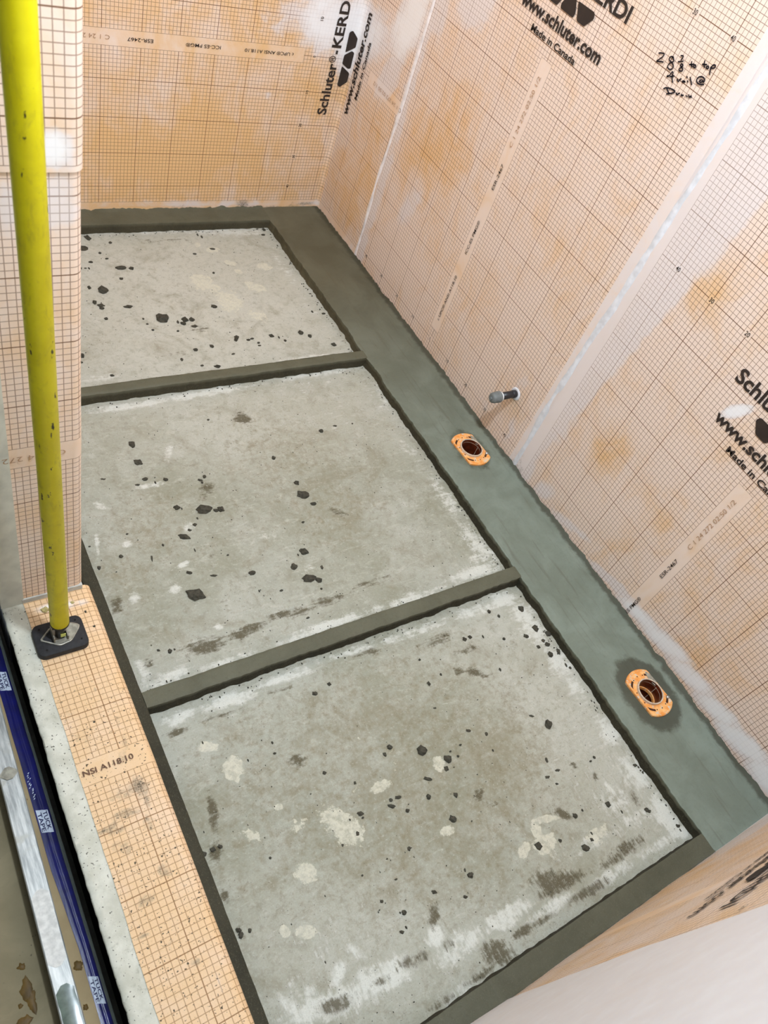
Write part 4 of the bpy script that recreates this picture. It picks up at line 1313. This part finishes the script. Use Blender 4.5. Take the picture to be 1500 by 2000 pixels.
# brown rust-coloured puddle stains on the outside floor
M_RUST = plain('brown_wet_stain', (88, 66, 24), 0.55, spec=0.3, var=0.3, scale=70)
def blob(name, u, v, z, rx, ry, seed, mat, parent, h=0.0012):
    c = at(u, v, 2, z)
    V = [(c[0], c[1], z + h)]
    n_ = 26
    for i in range(n_):
        t = 2 * math.pi * i / n_
        q = 1 + 0.55 * nz(math.cos(t) * 1.6 + seed, math.sin(t) * 1.6, seed) + .25 * nz(math.cos(t) * 5, math.sin(t) * 5 + seed, seed)
        V.append((c[0] + rx * q * math.cos(t) * .6, c[1] + ry * q * math.sin(t) * .6, z + h * .8))
    for i in range(n_):
        p = np.array(V[1 + i]); q = np.array(V[0])
        d = (p - q) * 1.25
        V.append((q[0] + d[0], q[1] + d[1], z + 0.0001))
    F = [(0, 1 + i, 1 + (i + 1) % n_) for i in range(n_)] + [(1 + i, 1 + n_ + i, 1 + n_ + (i + 1) % n_, 1 + (i + 1) % n_) for i in range(n_)]
    return mesh(name, V, F, mat, parent, True)
for i, (u, v, rx, ry) in enumerate([(55, 1935, .012, .020), (62, 1955, .009, .020), (42, 1888, .007, .006), (50, 1995, .012, .010), (40, 1965, .004, .004)]):
    blob('rust_stain', u, v, 0.0, rx, ry, i * 3.1, M_RUST, of)
for i, (u, v, rx, ry) in enumerate([(152, 1887, .009, .008), (167, 1967, .005, .006), (130, 1760, .004, .004), (75, 1578, .006, .004)]):
    blob('rust_stain', u, v, 0.005, rx, ry, 20 + i * 3.1, M_RUST, bd)

# ================================================================== mortar crumbs
CR = []


def zc(off, sc, rows):
    for r in rows:
        x, y = off[0] + r[0] / sc, off[1] + r[1] / sc
        w = r[2] / sc
        h = (r[3] if len(r) > 3 else r[2]) / sc
        CR.append((x, y, w, h))


zc((130, 380), 2.5, [(103, 208, 24, 22), (77, 258, 42, 26), (213, 233, 14), (162, 284, 12), (196, 311, 12), (118, 328, 14), (70, 357, 12), (92, 357, 9), (110, 358, 10), (265, 357, 50, 16), (318, 359, 20, 16), (268, 408, 18, 10), (110, 452, 16), (180, 467, 46, 30), (137, 524, 20, 16), (168, 538, 30, 14), (172, 552, 20, 12), (193, 604, 18, 12), (303, 546, 36, 14), (470, 602, 56, 36), (375, 605, 10), (395, 630, 10), (422, 659, 10), (544, 621, 14), (577, 610, 28, 20), (613, 610, 26, 16), (570, 628, 26, 14), (625, 640, 30, 12), (544, 665, 10), (720, 545, 24, 16), (718, 381, 12), (627, 288, 12), (712, 263, 26, 8), (832, 695, 18), (828, 706, 16), (888, 708, 14), (905, 702, 12), (938, 722, 12), (943, 735, 10), (1000, 688, 22, 14), (1037, 695, 10), (1068, 712, 14, 10), (1145, 674, 24, 16), (1188, 689, 18, 14), (1305, 730, 20, 14), (709, 738, 16), (630, 756, 22, 14), (738, 838, 26, 14), (814, 777, 12), (563, 804, 14), (75, 783, 22), (70, 818, 14), (222, 880, 20, 10), (640, 195, 10), (660, 205, 10), (1200, 570, 10), (1255, 580, 14), (965, 170, 16, 10), (960, 195, 12), (663, 833, 12)])
zc((150, 800), 3.0, [(323, 202, 36, 34), (360, 305, 44, 30), (520, 407, 24, 20), (400, 405, 34, 18), (357, 438, 24, 12), (155, 405, 34, 12), (460, 425, 14), (585, 573, 36, 26), (615, 578, 12), (750, 585, 90, 44), (815, 588, 30, 18), (845, 580, 34, 30), (723, 410, 24, 14), (748, 390, 20), (735, 425, 14), (707, 635, 14), (693, 672, 20), (662, 703, 22, 14), (628, 743, 64, 30), (505, 792, 18), (295, 726, 14), (260, 858, 24, 18), (440, 868, 12, 34), (692, 822, 12, 16), (885, 850, 12), (698, 1080, 92, 62), (658, 953, 30, 22), (1028, 955, 40, 24), (805, 970, 34, 14), (1275, 918, 34, 34), (1330, 830, 46, 36), (1298, 850, 12), (1365, 988, 80, 40), (1417, 997, 40, 26), (1437, 920, 16, 24), (1433, 1048, 14), (1325, 497, 56, 44), (1387, 550, 34, 18), (1290, 427, 24), (1155, 280, 20), (1327, 657, 16), (1200, 1058, 16), (1070, 1060, 12), (478, 1408, 20, 14), (547, 1414, 24, 26), (573, 1402, 18, 8), (130, 925, 22), (75, 800, 12), (770, 57, 14), (1480, 1605, 20), (1395, 1662, 26), (1355, 1218, 18)])
zc((600, 350), 3.0, [(83, 1473, 24, 18), (165, 1443, 20, 10), (265, 1430, 10), (15, 915, 26, 24), (156, 967, 26, 20), (95, 785, 20, 14)])
zc((300, 1300), 2.5, [(240, 376, 14), (580, 375, 14), (592, 427, 14), (462, 461, 12), (836, 522, 18), (983, 572, 16, 20), (787, 135, 22, 18), (860, 89, 16), (1155, 397, 26, 22), (1130, 432, 16, 20), (1345, 85, 14, 20), (1404, 42, 12), (1195, 642, 26, 18), (1160, 655, 18), (1165, 685, 30, 20), (1242, 706, 18), (1010, 722, 30, 24), (1022, 742, 14), (960, 752, 12), (998, 820, 18, 24), (924, 876, 12, 16), (1140, 942, 16, 12), (1020, 1024, 12), (570, 938, 14), (1115, 1150, 14, 18), (1225, 1205, 22, 26), (1205, 1205, 10), (840, 1448, 12), (1235, 1278, 14), (1215, 1300, 18), (471, 1292, 16, 24), (415, 1290, 26, 24), (428, 1315, 24, 34), (248, 918, 24, 22), (290, 895, 24), (325, 882, 20), (1185, 1042, 18, 10), (1250, 893, 14, 26)])
zc((800, 1100), 2.5, [(270, 370, 20), (295, 360, 18), (360, 358, 12), (462, 368, 14), (390, 235, 16), (437, 257, 14), (545, 222, 24), (615, 315, 24, 30), (570, 355, 20), (678, 343, 28, 24), (655, 377, 14, 18), (675, 395, 22, 18), (630, 407, 16), (690, 445, 24), (728, 430, 16, 24), (765, 497, 14), (785, 510, 14), (443, 518, 14), (50, 470, 12), (92, 583, 14, 22), (152, 541, 12), (125, 705, 18, 10), (288, 816, 20, 16), (377, 832, 14, 18), (598, 745, 20, 12), (680, 785, 30, 40), (895, 635, 36, 26), (1004, 797, 16, 34), (1103, 985, 18, 14), (63, 915, 46, 44), (187, 955, 36, 34), (181, 1000, 20, 24), (90, 1052, 34, 20), (238, 941, 14), (200, 917, 12), (248, 886, 14), (408, 912, 12), (670, 960, 14, 26), (725, 1010, 22, 14), (675, 1043, 24, 14), (720, 1076, 16, 12), (903, 947, 14), (885, 965, 12), (95, 1140, 22, 26), (226, 1131, 20, 24), (970, 1175, 22, 26), (845, 1205, 12), (810, 1232, 18, 24), (1038, 1213, 12), (1160, 1203, 20), (1172, 1210, 16), (1315, 1281, 18, 14), (890, 1318, 12), (891, 1349, 18), (863, 1390, 38, 30), (737, 1353, 16), (630, 1378, 30, 36), (212, 1248, 28, 34), (272, 1497, 10, 20), (300, 1522, 24, 30), (275, 1628, 20, 16), (120, 1605, 28, 22)])

PROTO = []
for i in range(8):
    bm = bmesh.new()
    bmesh.ops.create_icosphere(bm, subdivisions=2, radius=0.5)
    for v in bm.verts:
        q = 1 + 0.55 * noise.noise(v.co * 2.6 + Vector((i * 7.3, 1, 2))) + 0.25 * noise.noise(v.co * 7 + Vector((i * 3.3, 5, 2)))
        v.co *= q
        v.co.z = max(v.co.z, -0.18)
    mnz = min(v.co.z for v in bm.verts)
    for v in bm.verts:
        v.co.z -= mnz
    me = bpy.data.meshes.new('mortar_crumb')
    bm.to_mesh(me)
    bm.free()
    me.materials.append(M_CRUMB)
    PROTO.append(me)

BIG = {  # nearest pixel -> own label
    (202, 567): 'largest rounded dark mortar clod on the far bay near the wall end',
    (318, 621): 'ragged dark mortar clod in the middle of the far bay',
    (236, 523): 'long flat mortar crumb on the far bay beside a round one',
    (161, 483): 'flat square grey chip by the far strip behind the wall end',
    (400, 995): 'wide flat dark mortar flake on the middle bay, longest of its row',
    (383, 1160): 'largest rounded mortar clod on the middle bay nearest the curb',
    (605, 1129): 'large lopsided mortar flake near the crossing bar on the middle bay',
    (591, 966): 'angular dark mortar flake at the centre of the middle bay',
    (359, 1048): 'elongated dark mortar flake on the middle bay beside a white fleck',
    (258, 867): 'angular mortar crumb on the middle bay nearest the far crossing bar',
    (270, 902): 'wedge shaped mortar crumb on the middle bay below the angular one',
    (825, 1466): 'clustered dark mortar clod at the centre of the near bay',
    (875, 1482): 'dark mortar clod right of the clustered one on the near bay',
    (1145, 1656): 'dark mortar clod on the near bay toward the lower right corner',
    (1052, 1651): 'round dark pebble beside the hook shaped cream patch on the near bay',
    (885, 1599): 'angular dark mortar chip on the near bay below the clods',
    (1158, 1354): 'grey mortar crumb against the wide bed on the near bay',
    (1072, 1414): 'tall dark mortar crumb on the right of the near bay',
}
used, placed, CRUMBS = set(), [], []
tiny = []
NB = 0
for (u, v, w, h) in CR:
    if any(math.hypot(u - a, v - b) < 4.5 for a, b in placed):
        continue
    placed.append((u, v))
    c = at(u, v, 2, 0.002)
    # local scale: metres per pixel across (image x) and along depth (image y)
    mx = np.linalg.norm(at(u + 1, v, 2, 0.0) - at(u, v, 2, 0.0))
    my = np.linalg.norm(at(u, v + 1, 2, 0.0) - at(u, v, 2, 0.0))
    if c[0] < -1.10 or c[0] > -0.215:
        continue
    sxm, sym = w * mx, h * my * 0.9
    if max(w, h) < 6.3:
        tiny.append((c, (sxm + sym) / 2))
        continue
    o = bpy.data.objects.new('mortar_crumb', PROTO[NB % len(PROTO)])
    NB += 1
    COL.objects.link(o)
    o.location = (c[0], c[1], -0.0008)
    d = at(u + 1, v, 2, 0.0) - at(u, v, 2, 0.0)
    o.rotation_euler = (0, 0, math.atan2(d[1], d[0]) + random.uniform(-.25, .25))
    hh = min(sxm, sym) * random.uniform(0.55, 0.8)
    if (77 / 2.5 + 130 - u) ** 2 + (258 / 2.5 + 380 - v) ** 2 < 4:
        hh = 0.003
    o.scale = (sxm * 1.15, sym * 1.15, min(hh, 0.014))
    bay = 'far' if c[1] > 0.0 else ('middle' if c[1] > -0.77 else 'near')
    lab = None
    for (a, b), t in BIG.items():
        if (a, b) not in used and math.hypot(u - a, v - b) < 7:
            lab = t
            used.add((a, b))
            break
    side = 'left' if c[0] < -0.80 else ('middle' if c[0] < -0.5 else 'right')
    lo_, hi_ = {'far': (0.03, 0.67), 'middle': (-0.75, 0.0), 'near': (-1.43, -0.79)}[bay]
    f_ = (c[1] - lo_) / (hi_ - lo_)
    dep = 'toward its near edge' if f_ < 0.33 else ('halfway along it' if f_ < 0.66 else 'toward its far edge')
    shp = 'elongated' if max(w, h) > 1.7 * min(w, h) else ('round' if max(w, h) < 9 else 'chunky')
    tag(o, lab or '%s mortar crumb on the %s of the %s bay, %s' % (shp, side, bay, dep), 'crumb', 'mortar crumbs on the %s bay' % bay)
    CRUMBS.append((u, o))

# alike crumbs in one corner of a bay are told apart by their order from the left
ORD = ['leftmost', 'second from left', 'third from left', 'fourth from left', 'fifth from left', 'sixth from left', 'seventh from left', 'eighth from left']
same = {}
for u, o in CRUMBS:
    same.setdefault(o['label'], []).append((u, o))
for lab, L in same.items():
    if len(L) > 1:
        for k_, (u, o) in enumerate(sorted(L, key=lambda q: q[0])):
            o['label'] = ORD[min(k_, 7)] + ' ' + lab.replace('mortar ', '').replace(' it,', '')

# grit too small to pick apart
bm = bmesh.new()
bays = [(-1.09, -0.22, 0.04, 0.66), (-1.09, -0.22, -0.745, -0.01), (-1.09, -0.22, -1.425, -0.795)]
spots = [(c[0], c[1], r) for c, r in tiny]
for bx0, bx1, by0, by1 in bays:
    for i in range(330):
        x, y = random.uniform(bx0, bx1), random.uniform(by0, by1)
        if nz(x * 5, y * 5, 2.0) < -0.1 and random.random() < .7:
            continue
        spots.append((x, y, random.choice([.0012, .0015, .002, .0026])))
for i in range(260):      # along the bars
    b = random.choice([(0.0, -1), (-0.786, -1), (0.671, -1), (0.031, 1), (-0.753, 1)])
    spots.append((random.uniform(-1.09, -0.22), b[0] + b[1] * (0.006 + abs(random.gauss(0, 0.008))), random.choice([.002, .003, .0038])))
for i in range(160):
    spots.append((-0.218 - abs(random.gauss(0, 0.007)), random.uniform(-1.42, 0.66), random.choice([.002, .003, .004])))
BARS = [(-0.0065, 0.0385), (-0.7925, -0.7465), (0.664, 0.75), (-1.48, -1.425)]
spots = [p for p in spots if not any(a_ < p[1] < b_ for a_, b_ in BARS) and p[0] < -0.217 and p[0] > -1.098]
for x, y, r in spots:
    g = bmesh.ops.create_icosphere(bm, subdivisions=1, radius=r * 0.55)
    k = random.uniform(.6, 1.4)
    for v in g['verts']:
        v.co = Vector((v.co.x * k, v.co.y / k, v.co.z * .7)) * random.uniform(.8, 1.2) + Vector((x, y, 0.0004))
me = bpy.data.meshes.new('mortar_grit')
bm.to_mesh(me)
bm.free()
gr = link('mortar_grit', me, M_CRUMB)
gr['kind'] = 'stuff'
tag(gr, 'fine dark mortar grit scattered over the slab', 'grit')

# small crumbs on the curb: yellowish lump by the pole and dark bits
M_LUMP = plain('yellowish_foam_lump', (176, 164, 112), 0.8, var=0.2, scale=120, bump=0.6)
for (u, v, sx_, sy_, h, m, lab) in [(88, 1190, .013, .011, .009, M_LUMP, 'yellowish dried lump on the curb left of the pole'), (141, 1176, .007, .006, .004, M_LUMP, 'small yellowish lump on the curb right of the pole'),
                                   (167, 1194, .004, .005, .004, M_CRUMB, 'dark crumb on the curb edge above the foot pad'), (184, 1222, .005, .004, .003, M_CRUMB, 'dark crumb on the curb right of the foot pad'),
                                   (184, 1409, .004, .0035, .003, M_CRUMB, 'black crumb on the curb membrane above the printed strip')]:
    c = at(u, v, 2, ZC + .003)
    me = PROTO[int(u) % 8].copy()
    me.materials.clear()
    o = link('mortar_crumb' if m is M_CRUMB else 'dried_lump', me, m)
    o.location = (c[0], c[1], ZC + 0.0008)
    o.scale = (sx_, sy_, h)
    tag(o, lab, 'crumb' if m is M_CRUMB else 'lump')
